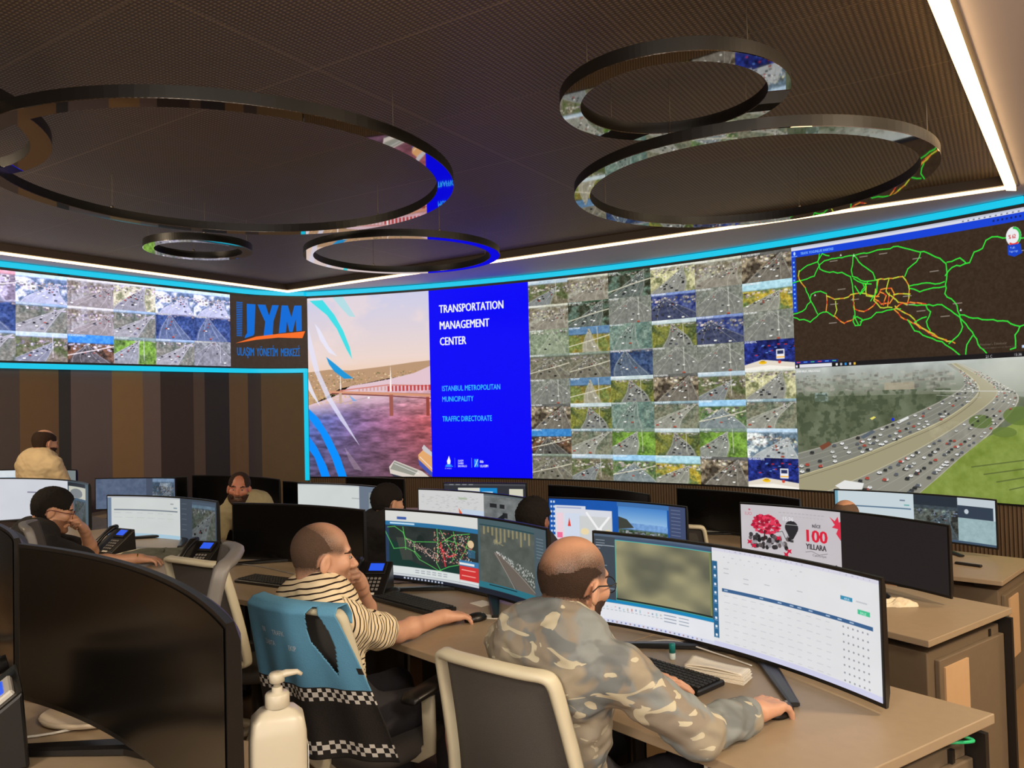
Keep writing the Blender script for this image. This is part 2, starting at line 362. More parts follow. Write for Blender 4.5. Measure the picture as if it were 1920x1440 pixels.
def slide_photo(W, H):
    U, Z = 231., 336.
    c = Cv(W, H, U, Z); r = np.random.default_rng(7)
    c.grad(0, 0, U, 115, (205, 205, 232), (236, 214, 206)); c.grad(0, 115, U, 150, (236, 214, 206), (240, 206, 180))
    n = fbm(int(150*c.sy), c.W, 3, r, 5, 1.2); m = np.clip((n-.52)*6, 0, 1)[..., None]*.6
    h = int(150*c.sy); c.a[:h] = c.a[:h]*(1-m)+np.array((238, 218, 216))*m
    c.poly([(0, 140), (40, 136), (80, 139), (140, 134), (200, 128), (U, 126), (U, 150), (150, 156), (60, 172), (0, 205)], (186, 150, 118))
    for i in range(420):
        x = r.random()*U; y = 140+r.random()*(62-x*.18)+2; c.rect(x, y, x+1+3*r.random(), y+1+2*r.random(), [(226, 190, 140), (150, 120, 80), (240, 214, 180), (110, 110, 70), (205, 150, 90)][i % 5], .7)
    c.poly([(0, 202), (50, 186), (80, 168), (150, 158), (200, 148), (U, 136), (U, Z), (0, Z)], (226, 196, 206))
    # water
    y0 = int(172*c.sy); hh = c.H-y0; yy = np.linspace(0, 1, hh)[:, None]; xx = np.linspace(0, 1, c.W)[None]
    wa = fbm(hh, c.W, 30, r, 4, .45); wt = np.clip((yy*164+172-(202-40*xx))/30, 0, 1)
    left = np.array((86, 104, 176)); right = np.array((186, 92, 96)); far = np.array((224, 186, 200)); dk = np.array((84, 62, 74))
    base = (left*(1-xx[..., None])+right*xx[..., None]); t1 = np.clip(1-yy*2.6, 0, 1)[..., None]*np.clip(xx*1.7, .1, 1)[..., None]
    base = base*(1-t1*.85)+far*t1*.85; t2 = np.clip(yy*1.5-.6, 0, 1)[..., None]; base = base*(1-t2*.75)+dk*t2*.75
    base = base*(.55+.9*wa[..., None]); wt = wt[..., None]; c.a[y0:] = c.a[y0:]*(1-wt)+np.clip(base, 0, 255)*wt
    for i in range(160):
        x = r.random()*80; y = 176+r.random()*24; c.rect(x, y, x+3, y+2, (220, 180, 120), .4)
    # bridge
    c.poly([(40, 176), (U, 186), (U, 192), (140, 186), (50, 182)], (176, 120, 104)); c.line([(40, 178), (150, 184), (U, 190)], 4.5, (214, 150, 120)); c.line([(45, 181), (150, 188), (U, 195)], 2, (120, 60, 60))
    c.line([(60, 176), (150, 168), (U, 172)], 2.2, (210, 130, 120))
    for x in range(150, 231, 7): c.rect(x, 170, x+4, 180, (188, 60, 60), .9)
    for x in range(95, 150, 7): c.rect(x, 170+(150-x)*.05, x+3, 178, (206, 150, 140), .8)
    c.poly([(60, 174), (61, 132), (62.5, 174)], (244, 236, 232)); c.poly([(154, 180), (156, 130), (158, 180)], (248, 240, 238))
    c.rect(153, 186, 160, 225, (160, 90, 80)); c.rect(58, 180, 63, 200, (200, 170, 150)); c.rect(222, 192, 228, 226, (150, 70, 60)); c.line([(60, 200), (90, 194), (115, 190)], .8, (170, 150, 160)); c.rect(112, 189, 116, 192, (250, 250, 250))
    # swooshes
    def arc(cx, cy, rr, a0, a1, w, col, al):
        A = [a0+(a1-a0)*i/24 for i in range(25)]; o = [(cx+(rr)*math.cos(a), cy+(rr)*math.sin(a)) for a in A]
        q = [(cx+(rr-w*math.sin(math.pi*min(1, i/24*1.0)) )*math.cos(a), cy+(rr-w*math.sin(math.pi*i/24))*math.sin(a)) for i, a in enumerate(A)]
        c.poly(o+q[::-1], col, al)
    c.poly([(5, 5), (30, 5), (52, 34), (68, 64), (80, 96), (84, 118), (74, 100), (56, 60), (38, 34)], (40, 224, 232), .85)
    c.poly([(48, 0), (68, 0), (80, 20), (92, 40), (80, 38), (62, 18)], (150, 226, 234), .6)
    c.poly([(14, 48), (24, 60), (40, 92), (56, 112), (40, 104), (24, 80)], (232, 232, 252), .85)
    c.poly([(0, 46), (10, 90), (22, 140), (44, 190), (72, 238), (96, 280), (60, 232), (34, 190), (12, 138), (0, 90)], (226, 226, 250), .8)
    c.poly([(0, 150), (10, 176), (22, 204), (8, 186), (0, 172)], (235, 235, 252), .85)
    c.poly([(35, 112), (52, 126), (70, 142), (86, 154), (68, 154), (50, 140), (40, 126)], (20, 150, 220), .95)
    c.poly([(76, 184), (92, 196), (84, 196)], (110, 170, 230), .8)
    c.poly([(0, 208), (18, 226), (40, 262), (58, 300), (70, Z), (54, Z), (42, 300), (22, 256), (0, 226)], (0, 144, 255), 1)
    c.poly([(0, 260), (14, 280), (32, 316), (38, Z), (22, Z), (10, 300), (0, 286)], (0, 140, 255), 1)
    c.poly([(66, 280), (84, 304), (100, 326), (84, 322), (74, 304)], (200, 180, 190), .35)
    # ships
    c.poly([(150, 318), (160, 306), (212, 326), (225, Z), (160, Z), (152, 330)], (216, 206, 196)); c.poly([(160, 308), (204, 325), (196, 334), (152, 322)], (150, 150, 140)); c.poly([(152, 330), (175, Z), (158, Z)], (60, 60, 80))
    c.poly([(205, 296), (218, 284), (U, 300), (U, 330), (206, 312)], (226, 168, 110)); c.poly([(205, 304), (U, 328), (U, Z), (224, 332), (206, 314)], (70, 84, 170)); c.line([(208, 300), (U, 322)], 1, (245, 245, 245)); c.line([(160, 312), (206, 331)], .8, (245, 245, 245))
    c.poly([(212, 284), (216, 278), (U, 292), (U, 300), (216, 290)], (200, 196, 200))
    c.text('BOGAZICI TUR 4', 1, 4, 3, (250, 250, 250), ws=.9)
    return c
def slide_blue(W, H):
    c = Cv(W, H, 190, 352, (0, 0, 248)); wt = (250, 252, 255); cy = (60, 196, 255)
    for s, y in (('TRANSPORTATION', 44), ('MANAGEMENT', 75), ('CENTER', 105)): c.text(s, 20, y, 15.5, wt, ws={'TRANSPORTATION': .655, 'MANAGEMENT': .655, 'CENTER': .64}[s], bold=.9)
    for s, y in (('ISTANBUL METROPOLITAN', 191), ('MUNICIPALITY', 211)): c.text(s, 22, y, 10, cy, ws=.66, bold=.3)
    c.text('TRAFFIC DIRECTORATE', 22, 248, 10, cy, ws=.64, bold=.3)
    c.poly([(33, 312), (36, 322), (35, 328), (30, 328), (29, 322), (31, 318)], wt); c.ell(32.5, 330, 6, 2, cy, .7); c.line([(26, 332), (40, 332)], 1, cy)
    c.text('ISTANBUL', 25, 337, 2.6, wt, ws=.8); c.rect(44, 316, 44.6, 334, (120, 150, 255)); c.rect(76, 316, 76.6, 334, (120, 150, 255))
    for i, s in enumerate(('ULASIM', 'DAIRESI', 'BASKANLIGI')): c.text(s, 50, 323+i*5, 3.6, wt, ws=.62, bold=.5)
    c.rect(81, 318, 89, 333, (20, 130, 255)); c.line([(82, 332), (85, 326), (88, 319)], 1, wt); c.line([(83, 320), (88, 331)], .8, (150, 200, 255))
    c.text('ibb', 92, 325, 5, wt, ws=.8, bold=.5); c.text('ULASIM', 92, 333, 4.6, wt, ws=.72, bold=.6)
    return c
ROADS = [ # traffic map roads, in the map's own 0..430 by 0..216 units; colour letters g r o y
 ('g', [(2, 60), (22, 57), (48, 52), (60, 32), (70, 26), (100, 24), (128, 24), (170, 22), (215, 20), (255, 36), (262, 36), (290, 52), (300, 62), (300, 88), (296, 112), (316, 134), (320, 150), (350, 158), (390, 166), (416, 177), (430, 175)]),
 ('g', [(60, 12), (56, 26), (60, 40), (80, 49), (105, 52), (122, 62), (126, 90), (126, 118), (128, 138), (134, 150)]),
 ('g', [(16, 40), (34, 30), (56, 26), (66, 12), (80, 18)]),
 ('g', [(130, 22), (124, 50), (126, 62), (150, 74), (176, 74)]),
 ('o', [(16, 38), (14, 48), (20, 62), (28, 72)]),
 ('g', [(28, 72), (36, 92), (52, 124)]), ('g', [(0, 120), (20, 116), (38, 100), (40, 86), (60, 82), (72, 88)]),
 ('r', [(72, 90), (72, 108), (70, 120)]), ('g', [(0, 126), (36, 138), (56, 124), (72, 122), (86, 132)]),
 ('o', [(72, 92), (88, 100), (108, 100), (130, 94), (150, 96), (176, 104)]), ('y', [(90, 104), (92, 120), (88, 128)]),
 ('r', [(86, 130), (106, 146), (120, 142), (128, 138)]), ('r', [(126, 96), (128, 122), (146, 128), (164, 120), (172, 112)]),
 ('g', [(126, 134), (124, 144), (128, 152), (138, 152), (142, 142), (132, 136), (126, 138)]),
 ('g', [(138, 146), (160, 140), (170, 132), (190, 130), (216, 130)]),
 ('g', [(130, 24), (146, 44), (166, 60), (170, 74)]), ('g', [(130, 80), (140, 96), (150, 88), (146, 78)]), ('y', [(150, 78), (152, 100), (168, 104)]),
 ('g', [(128, 66), (144, 76), (162, 80)]), ('g', [(140, 96), (156, 74)]),
 ('r', [(176, 74), (172, 92), (168, 108), (180, 118), (196, 118), (206, 104), (200, 92), (180, 92), (172, 104)]),
 ('o', [(172, 74), (196, 74), (222, 74), (232, 90), (232, 112), (228, 124), (212, 118), (200, 106)]),
 ('r', [(178, 96), (190, 104), (184, 120)]), ('r', [(196, 100), (192, 122)]), ('y', [(170, 90), (166, 110), (178, 124), (200, 126)]),
 ('o', [(204, 104), (222, 104), (234, 106)]), ('g', [(174, 74), (172, 96), (160, 110)]), ('y', [(196, 76), (190, 96), (206, 112)]),
 ('g', [(226, 74), (232, 62), (248, 52), (256, 38)]), ('g', [(234, 92), (256, 90), (280, 94), (296, 92)]), ('g', [(234, 96), (252, 104), (276, 100), (296, 100)]),
 ('g', [(298, 82), (310, 70), (340, 66), (348, 50), (362, 46), (368, 34), (378, 30), (410, 38), (430, 40)]), ('g', [(302, 60), (324, 56), (334, 66)]),
 ('r', [(204, 130), (216, 144), (236, 156), (250, 166), (280, 184), (296, 190)]), ('o', [(206, 124), (224, 138), (240, 150), (244, 156)]), ('r', [(206, 128), (220, 120), (234, 120), (262, 126)]),
 ('g', [(232, 124), (262, 128), (290, 130), (306, 142), (318, 152)]), ('g', [(228, 150), (240, 170), (262, 182), (288, 192), (306, 206), (324, 222)]), ('o', [(240, 156), (260, 170), (290, 188), (310, 196)]),
 ('g', [(262, 128), (270, 140), (262, 156), (268, 172)]), ('g', [(240, 156), (262, 148)]), ('g', [(320, 152), (324, 170), (316, 184), (300, 196)]),
 ('g', [(318, 152), (330, 166), (340, 180), (352, 206), (362, 216)]), ('g', [(340, 186), (330, 200), (328, 222)]), ('g', [(416, 177), (408, 190), (408, 210), (400, 212)]),
]
RC = {'g': (50, 226, 60), 'r': (226, 66, 44), 'o': (232, 150, 50), 'y': (190, 214, 60)}
def traffic_map(W, H):
    c = Cv(W, H, 430, 216, (56, 42, 30)); c.noise(7, 60, 3, octs=2)
    c.rect(0, 0, 430, 7, (190, 196, 214)); c.rect(0, 3, 430, 7, (214, 218, 232)); c.rect(0, 7, 430, 19, (18, 66, 214))
    r = np.random.default_rng(3)
    for x in range(330, 425, 9): c.rect(x, 4, x+3, 6, (110, 112, 130))
    for x in range(380, 428, 7): c.rect(x, 11, x+3, 14, (10, 30, 110))
    c.text('TRAFIK YOGUNLUK HARITASI', 20, 15.5, 4.6, (130, 186, 255), ws=.8, bold=.4); c.ell(7, 12, 2.2, 3.4, (190, 220, 255)); c.rect(1, 16.5, 13, 17.6, (150, 190, 255))
    c.rect(0, 19, 9, 116, (18, 66, 200))
    for i in range(11): c.rect(3, 26+i*8, 6.5, 29+i*8, (120, 180, 250))
    rr = np.random.default_rng(6)
    for col, P in ROADS:
        Q = [P[0]]
        for a, b in zip(P[:-1], P[1:]):
            L = math.hypot(b[0]-a[0], b[1]-a[1]); n = max(1, int(L/7))
            for k in range(1, n+1):
                t = k/n; j = 1.5 if k < n else 0; Q.append((a[0]+(b[0]-a[0])*t+(rr.random()-.5)*2*j, a[1]+(b[1]-a[1])*t+(rr.random()-.5)*2*j))
        Q = [(x, 8+y*.925) for x, y in Q]
        c.line(Q, 1.9, RC[col])
        if col in 'ro':
            for k in range(0, len(Q)-1, 2): c.line(Q[k:k+2], 1.9, RC['o' if col == 'r' else 'y'])
    for x, y in ((90, 34), (150, 34), (188, 34), (250, 50), (104, 84), (88, 108), (130, 104), (230, 108), (236, 122), (254, 134), (296, 146), (318, 128), (84, 140), (420, 62), (280, 74)):
        c.rect(x-9, y, x+7, y+1.4, (170, 160, 150), .8)
    for x, y in ((104, 27), (130, 31), (48, 90), (322, 140)): c.poly([(x, y-3), (x+2, y+1), (x-2, y+1)], (210, 210, 210))
    c.ell(412, 40, 12, 14, (236, 236, 240)); c.line([(412+10*math.cos(a/6), 40+12*math.sin(a/6)) for a in range(-9, 6)], 3, (40, 190, 70)); c.line([(412+10*math.cos(a/6), 40+12*math.sin(a/6)) for a in range(6, 14)], 3, (226, 60, 50))
    c.text('% 62', 404, 43, 6, (200, 60, 60), ws=.7, bold=.5); c.poly([(402, 52), (422, 52), (424, 66), (412, 70), (402, 66)], (18, 66, 200)); c.text('Trafik', 406, 58, 3, (230, 240, 255), ws=.8); c.text('Yogunlugu', 404, 63, 3, (230, 240, 255), ws=.8)
    c.text('Windows\'u Etkinlestir', 350, 196, 3.6, (120, 108, 96), ws=1); c.text('Windows\'u etkinlestirmek icin Ayarlar\'a gidin.', 350, 201, 2.4, (110, 98, 88), ws=1)
    c.rect(0, 203, 90, 208, (20, 40, 130)); c.rect(0, 208, 430, 216, (24, 22, 26)); c.rect(10, 209, 78, 215, (222, 224, 230)); c.rect(2, 210, 6, 214, (235, 235, 240))
    for i, q in enumerate(((230, 230, 230), (180, 190, 200), (40, 150, 230), (200, 200, 210), (240, 190, 60))): c.rect(86+i*9, 210, 90+i*9, 214, q)
    for i in range(6): c.rect(4+i*15, 204.5, 12+i*15, 206, [(230, 80, 80), (90, 160, 255), (80, 200, 120)][i % 3])
    c.rect(418, 199, 430, 203, (190, 215, 250)); c.text('21 C', 360, 214.5, 4, (200, 200, 200)); c.text('15:36', 405, 214, 4, (220, 220, 220))
    return c
def highway(W, H):
    c = Cv(W, H, 430, 250, (96, 104, 84)); r = np.random.default_rng(12)
    c.grad(0, 0, 430, 60, (176, 182, 178), (118, 124, 104)); c.grad(0, 60, 430, 250, (92, 100, 78), (108, 114, 92))
    c.noise(26, 8, 4, octs=5)
    for i in range(260):
        x = r.random()*300; y = 14+r.random()*34; g = r.integers(90, 190); w = 3+9*r.random()
        c.rect(x, y, x+w, y+2+4*r.random(), (g, g*.97, g*.9), .45)
    c.rect(40, 52, 68, 70, (150, 168, 166), .8); c.rect(44, 56, 66, 58, (90, 110, 110)); c.rect(180, 36, 236, 50, (172, 160, 136), .7)
    n = fbm(int(110*c.sy), int(300*c.sx), 10, r, 4); y0 = int(50*c.sy); m = (np.clip((n-.48)*8, 0, 1)*.6)[..., None]
    c.a[y0:y0+m.shape[0], :m.shape[1]] = c.a[y0:y0+m.shape[0], :m.shape[1]]*(1-m)+np.array((58, 70, 48))*m
    c.poly([(330, 10), (430, 4), (430, 70), (360, 60)], (170, 176, 170), .6)
    road = (134, 134, 126)
    def strip(a, b, col, al=1): c.poly([tuple(p) for p in a]+[tuple(p) for p in b[::-1]], col, al)
    A = catmull([(0, 176, 0), (90, 150, 0), (180, 118, 0), (260, 84, 0), (318, 52, 0), (322, 30, 0), (296, 6, 0)], 8)
    Bm = catmull([(0, 222, 0), (110, 184, 0), (210, 142, 0), (290, 104, 0), (344, 62, 0), (338, 36, 0), (304, 6, 0)], 8)
    Cc = catmull([(60, 250, 0), (150, 208, 0), (240, 160, 0), (316, 112, 0), (374, 66, 0), (362, 40, 0), (312, 6, 0)], 8)
    Dd = catmull([(230, 250, 0), (270, 214, 0), (310, 176, 0), (352, 140, 0), (408, 76, 0), (384, 46, 0), (320, 8, 0)], 8)
    f2 = lambda L: [(p.x, p.y) for p in L]
    A, Bm, Cc, Dd = map(f2, (A, Bm, Cc, Dd)); lo = [(x+3, y+12) for x, y in Bm]
    strip(A, Bm, (128, 128, 118)); strip(Bm, Cc, (160, 152, 122)); strip(Cc, Dd, (142, 140, 128))
    c.poly([(0, 222), (0, 250), (62, 250), (150, 208), (110, 184)], (160, 152, 122))
    c.line(Bm, 1.6, (196, 188, 150)); c.line(Cc, 1.4, (186, 180, 150)); c.line([(x, y+6) for x, y in Bm], 1, (120, 112, 90)); c.line(A, 2, (160, 158, 146)); c.line(Dd, 2, (180, 176, 160))
    c.poly([(230, 250), (270, 214), (310, 176), (352, 140), (430, 96), (430, 250)], (128, 146, 66))
    y1 = int(150*c.sy); c.noise(20, 10, 9, 260, 110, 430, 250, octs=4)
    for i in range(4): c.line([(330+i*20, 190+i*12), (430, 172+i*14)], 2, (76, 86, 46), .7)
    c.ell(348, 110, 20, 12, (86, 108, 50), .8); c.ell(410, 100, 26, 16, (96, 118, 54), .8); c.ell(385, 128, 20, 9, (100, 120, 56), .8)
    for k in range(1, 4):
        for (P, Q) in ((A, Bm), (Cc, Dd)):
            c.line([(p[0]*(1-k/4)+q[0]*k/4, p[1]*(1-k/4)+q[1]*k/4) for p, q in zip(P, Q)], .7, (190, 188, 176), .5)
    cl = [(236, 236, 234), (240, 240, 240), (56, 58, 60), (40, 42, 44), (228, 228, 226), (180, 70, 56), (90, 96, 104), (214, 214, 208)]
    for (P, Q, n_) in ((A, Bm, 150), (Cc, Dd, 230)):
        for i in range(n_):
            t = r.random()**.8*.93; j = min(len(P)-2, int(t*(len(P)-1))); k = (r.integers(0, 4)+.5)/4
            x = P[j][0]*(1-k)+Q[j][0]*k+r.normal()*2; y = P[j][1]*(1-k)+Q[j][1]*k; s = 1.2+6.2*(1-t)**1.3
            c.ell(x, y+s*.25, s*.75, s*.35, (50, 50, 46), .6); c.poly([(x-s*.7, y), (x-s*.2, y-s*.55), (x+s*.65, y-s*.5), (x+s*.75, y+s*.05), (x+s*.1, y+s*.3)], cl[r.integers(0, 8)])
            if s > 3.4: c.poly([(x-s*.15, y-s*.42), (x+s*.5, y-s*.38), (x+s*.55, y-s*.2), (x-s*.1, y-s*.22)], (80, 86, 90), .7)
    c.poly([(76, 238), (96, 226), (134, 230), (130, 242), (90, 246)], (226, 226, 224)); c.poly([(46, 160), (66, 150), (72, 156), (52, 168)], (120, 70, 50)); c.poly([(130, 140), (154, 126), (160, 130), (136, 144)], (90, 100, 110)); c.poly([(206, 108), (222, 100), (224, 104), (208, 112)], (220, 222, 220))
    c.line([(270, 54), (395, 58)], 1.4, (200, 200, 190)); c.line([(275, 62), (350, 68)], .8, (170, 170, 160))
    c.ell(194, 106, 2.6, 3, (20, 40, 220)); c.poly([(150, 104), (158, 100), (162, 102), (154, 107)], (230, 220, 110))
    c.grad(0, 0, 1, 1, (0, 0, 0), (0, 0, 0)); n2 = np.clip(1-np.hypot((np.linspace(0, 430, c.W)[None]-400)/120, (np.linspace(0, 250, c.H)[:, None]-20)/70), 0, 1)[..., None]*.55
    c.a = c.a*(1-n2)+np.array((220, 222, 206))*n2
    c.text('D100 HALIC, HALICIOGLU', 3, 9, 5, (240, 240, 240), ws=.62, bold=.3)
    return c
def logo(W, H):
    c = Cv(W, H, 143, 132, (62, 50, 42)); bl = (12, 108, 214); c.noise(4, 30, 2)
    for i in range(20): c.rect(13, 12+i*3.2, 26, 13.6+i*3.2, bl)
    c.poly([(33, 14), (50, 14), (47, 68), (45, 72), (28, 78), (29, 74), (33, 68)], bl)
    c.poly([(26, 12), (27, 66), (25, 76), (23, 76), (25, 12)], (62, 50, 42))
    c.poly([(54, 14), (68, 14), (74, 34), (80, 14), (92, 14), (82, 44), (80, 70), (64, 72), (67, 46)], bl)
    c.poly([(97, 14), (108, 14), (114, 36), (120, 14), (133, 14), (133, 62), (123, 63), (122, 40), (116, 64), (110, 64), (106, 44), (104, 65), (91, 67)], bl)
    c.poly([(10, 88), (50, 74), (90, 68), (139, 63), (134, 76), (90, 75), (50, 80)], (250, 112, 40))
    for s, x, w in (('ULAŞIM', 13, .62), ('YÖNETİM', 51, .555), ('MERKEZİ', 94, .56)): c.text(s, x, 110, 15.5, (26, 104, 190), ws=w*.7, bold=.7)
    return c
def browser(W, H, seed=1, bars=True, tb='w'):
    c = Cv(W, H, 200, 110, (222, 224, 228)); c.rect(0, 0, 200, 7, (206, 208, 216)); r = np.random.default_rng(seed)
    for i in range(26): x = 5+i*7.4; c.rect(x, 2.5, x+1+2.5*r.random(), 4.2, (150, 155, 170), .7)
    c.noise(5, 3, seed, octs=2)
    return c
def cam_win(W, H, kind, seed=0, dim=.8):
    c = Cv(W, H, 1, 1, (62, 72, 84)); f = feed(max(8, int(W*.62)), max(8, int(H*.78)), KINDS[kind], (.9, .95, 1), dim)
    c.paste(f, .3, .12, .96, .92); c.rect(.3, .05, .96, .12, (70, 84, 100))
    for i in range(6): c.rect(.04, .12+i*.12, .04+.12, .13+i*.12, (120, 130, 142), .6)
    return c
def scr_list(W, H, seed=2):          # web list + camera window
    c = Cv(W, H, 210, 90, (204, 208, 206)); c.noise(5, 3, seed, octs=2); c.rect(0, 0, 6, 90, (110, 130, 156)); c.rect(0, 0, 125, 3, (180, 184, 190))
    c.rect(10, 27, 120, 29.5, (112, 120, 132)); c.rect(106, 12, 112, 14.5, (150, 155, 160)); c.rect(112, 20, 119, 22.5, (130, 150, 160)); c.rect(6, 77, 125, 86, (164, 196, 214)); c.rect(0, 86, 210, 90, (60, 66, 78))
    r = np.random.default_rng(seed)
    for i in range(6): c.rect(10+i*18, 34, 20+i*18, 35, (180, 184, 184)); c.rect(10+i*18, 44, 22+i*18, 45, (188, 192, 190))
    c.paste(cam_win(int(85*c.sx), int(86*c.sy), 'p', 3, .72), 125, 0, 210, 86)
    for i in range(8): c.rect(4+i*5, 87, 7+i*5, 89, (180, 190, 210))
    return c
def scr_main(W, H):                  # front desk, right: aerial camera window left, web table right
    c = Cv(W, H, 540, 175, (228, 229, 233)); c.rect(0, 0, 240, 150, (62, 72, 82)); c.rect(0, 0, 240, 5, (84, 100, 120))
    r = np.random.default_rng(5)
    for i in range(14): c.rect(4, 12+i*5.5, 8+18*r.random(), 13.6+i*5.5, (176, 184, 192), .6)
    c.rect(4, 22, 42, 23.6, (150, 158, 166)); c.rect(2, 106, 44, 109, (110, 118, 128)); c.rect(44, 4, 238, 10, (66, 84, 110)); c.rect(44, 10, 238, 128, (120, 130, 80))
    n = fbm(int(116*c.sy), int(190*c.sx), 3, r, 2, 1)[..., None]; e, a = int(11*c.sy), int(45.5*c.sx)
    g1, g2 = np.array((98, 98, 82)), np.array((152, 146, 112)); q = np.clip((n-.5)*2.4+.5, 0, 1); c.a[e:e+n.shape[0], a:a+n.shape[1]] = g1*(1-q)+g2*q
    for L in ([(44, 10), (238, 10)], [(44, 10), (44, 128)], [(44, 128), (238, 128)]): c.line(L, 1.2, (70, 190, 180))
    c.rect(44, 124, 238, 127.5, (36, 44, 40)); c.rect(0, 129, 240, 135, (24, 132, 186)); c.rect(0, 135, 240, 168, (226, 228, 234))
    for i in range(16):
        x = 6+i*8.4; c.rect(x, 140+4*r.random(), x+3, 143+4*r.random(), [(200, 120, 110), (120, 140, 170), (150, 190, 200), (180, 170, 150)][i % 4], .7); c.rect(x, 148, x+5, 149.4, (150, 156, 166), .6)
    for i in range(3): c.rect(140, 140+i*6, 165, 141.6+i*6, (140, 150, 166)); c.rect(170, 140+i*6, 190, 141.6+i*6, (150, 158, 172))
    c.rect(240, 0, 540, 175, (224, 224, 226)); c.rect(240, 0, 540, 6, (214, 212, 226)); c.rect(240, 24, 250, 160, (42, 98, 140))
    for i in range(9): c.rect(243, 33+i*15, 247, 37+i*15, (225, 235, 245)); c.rect(242, 38.5+i*15, 248, 39.3+i*15, (160, 190, 215))
    c.rect(258, 70, 528, 76, (58, 96, 140))
    for x in (262, 330, 364, 386, 400, 420, 450, 470, 490): c.rect(x, 72, x+7, 74, (170, 190, 215))
    for i in range(30): x = 246+i*9.6; c.rect(x, 2.5, x+4*r.random(), 4, (150, 150, 168), .6)
    for i in range(20): x = 262+i*8; c.rect(x, 14+8*(i % 2), x+5*r.random(), 15.4+8*(i % 2), (170, 172, 180), .6)
    for x, y in ((262, 42), (300, 46), (300, 54), (340, 48), (400, 46), (262, 34)): c.rect(x, y, x+10, y+1.2, (180, 182, 188))
    c.rect(476, 36, 496, 42, (60, 140, 176)); c.rect(502, 38, 520, 40, (190, 192, 198)); c.rect(504, 50, 524, 57, (70, 190, 140))
    c.text('ARA', 482, 41, 3.4, (225, 240, 250)); c.text('EKLE', 508, 56, 3.4, (225, 250, 240))
    for j in range(8):
        y = 82+j*11.5
        for i in range(12): x = 262+i*17; c.rect(x, y, x+6+5*r.random(), y+1, (186, 188, 194), .7)
        for i in range(6): c.rect(478+i*8, y-1, 480.4+i*8, y+1.6, (120, 124, 132), .8)
    c.rect(240, 166, 540, 175, (206, 206, 232)); c.rect(0, 168, 240, 175, (212, 214, 234))
    for i in range(24): c.rect(6+i*9, 170, 9+i*9, 173, [(90, 110, 170), (160, 120, 110), (110, 120, 140)][i % 3], .8)
    c.noise(4, 5, 8, octs=2); return c
def scr_map2(W, H):                  # dark city map beside a camera window
    c = Cv(W, H, 300, 128, (52, 66, 62)); r = np.random.default_rng(21)
    c.rect(0, 0, 166, 20, (214, 214, 210)); c.rect(20, 11, 36, 16, (60, 90, 160)); c.rect(0, 20, 166, 28, (44, 112, 158)); c.rect(8, 22, 50, 25, (190, 220, 240))
    c.rect(0, 28, 166, 108, (40, 48, 46)); c.noise(10, 5, 4, 0, 28, 166, 108)
    c.poly([(0, 50), (20, 60), (28, 86), (58, 98), (90, 102), (110, 92), (150, 84), (166, 84), (166, 108), (0, 108)], (24, 54, 48))
    c.poly([(18, 50), (42, 50), (46, 90), (28, 92)], (60, 66, 60)); c.ell(60, 60, 8, 18, (30, 40, 38)); c.rect(0, 28, 6, 108, (40, 60, 90))
    g = (90, 200, 90)
    for P in ([(4, 32), (16, 30), (30, 40), (34, 50), (48, 56), (90, 52)], [(0, 40), (14, 72), (34, 68), (48, 74), (58, 88), (80, 98), (92, 104), (110, 94), (140, 84), (166, 82)], [(30, 30), (34, 60), (34, 72)], [(90, 28), (92, 60), (88, 90), (96, 104)], [(96, 30), (110, 56), (124, 76)], [(92, 56), (120, 36), (150, 30)], [(48, 56), (50, 74), (60, 84)], [(150, 34), (142, 60), (130, 80)], [(120, 30), (126, 60), (116, 84)], [(106, 46), (130, 50), (160, 60)]): c.line(P, 1.3, g, .85)
    for P in ([(96, 52), (98, 66), (102, 80), (104, 94)], [(94, 60), (110, 76), (124, 70)]): c.line(P, 2.4, (200, 50, 60))
    for i in range(420):
        x = 84+70*r.random() if i % 4 else 34+60*r.random(); y = 34+54*r.random() if i % 4 else 54+40*r.random()
        if i % 4 == 0: y = 54+(x-34)*.5+4*r.normal()
        c.ell(x, y, .9, 1.1, [(210, 170, 160), (230, 210, 200), (200, 80, 90), (190, 150, 110)][i % 4], .8)
    c.ell(152, 48, 6, 7, (220, 190, 150)); c.rect(146, 58, 160, 72, (50, 100, 130), .8)
    c.rect(130, 78, 166, 88, (60, 120, 170)); c.rect(130, 82, 158, 86, (226, 226, 226)); c.rect(130, 88, 166, 116, (204, 52, 52)); c.rect(134, 94, 160, 95.6, (240, 170, 160)); c.rect(134, 104, 160, 105.6, (240, 170, 160)); c.rect(0, 104, 130, 118, (214, 220, 218)); c.rect(130, 113, 166, 118, (216, 220, 220))
    for i in range(6): c.rect(50+i*10, 108, 57+i*10, 109.5, (150, 156, 166)); c.rect(50+i*10, 112, 57+i*10, 113.5, (150, 156, 166))
    c.rect(0, 118, 300, 128, (30, 34, 46)); c.rect(0, 118, 166, 122, (200, 206, 210))
    for i in range(12): c.rect(30+i*6, 123.5, 33+i*6, 126.5, (190, 200, 220))
    c.rect(166, 0, 300, 118, (70, 92, 98)); c.rect(170, 12, 276, 108, (84, 90, 84)); n0 = 170
    c.noise(14, 7, 6, 170, 12, 276, 108); 
    for i in range(12): x = 176+i*8; c.rect(x, 12, x+3.5, 22+16*r.random(), (176, 160, 110), .6)
    c.poly([(196, 56), (204, 54), (262, 92), (276, 108), (240, 108)], (104, 96, 88)); c.line([(198, 54), (236, 108)], 1.2, (150, 140, 130)); c.line([(204, 54), (276, 104)], 1.2, (150, 140, 130))
    for i in range(120): t = r.random(); x = 200+76*t; y = 54+44*t-r.random()*20*(t+.1); c.rect(x, y-1.5, x+1.2, y+1, (214, 214, 210), .7)
    for i in range(20): c.rect(196+i*1.6, 30+i*.6+3*r.random(), 197+i*1.6, 38+3*r.random(), (186, 170, 120), .7)
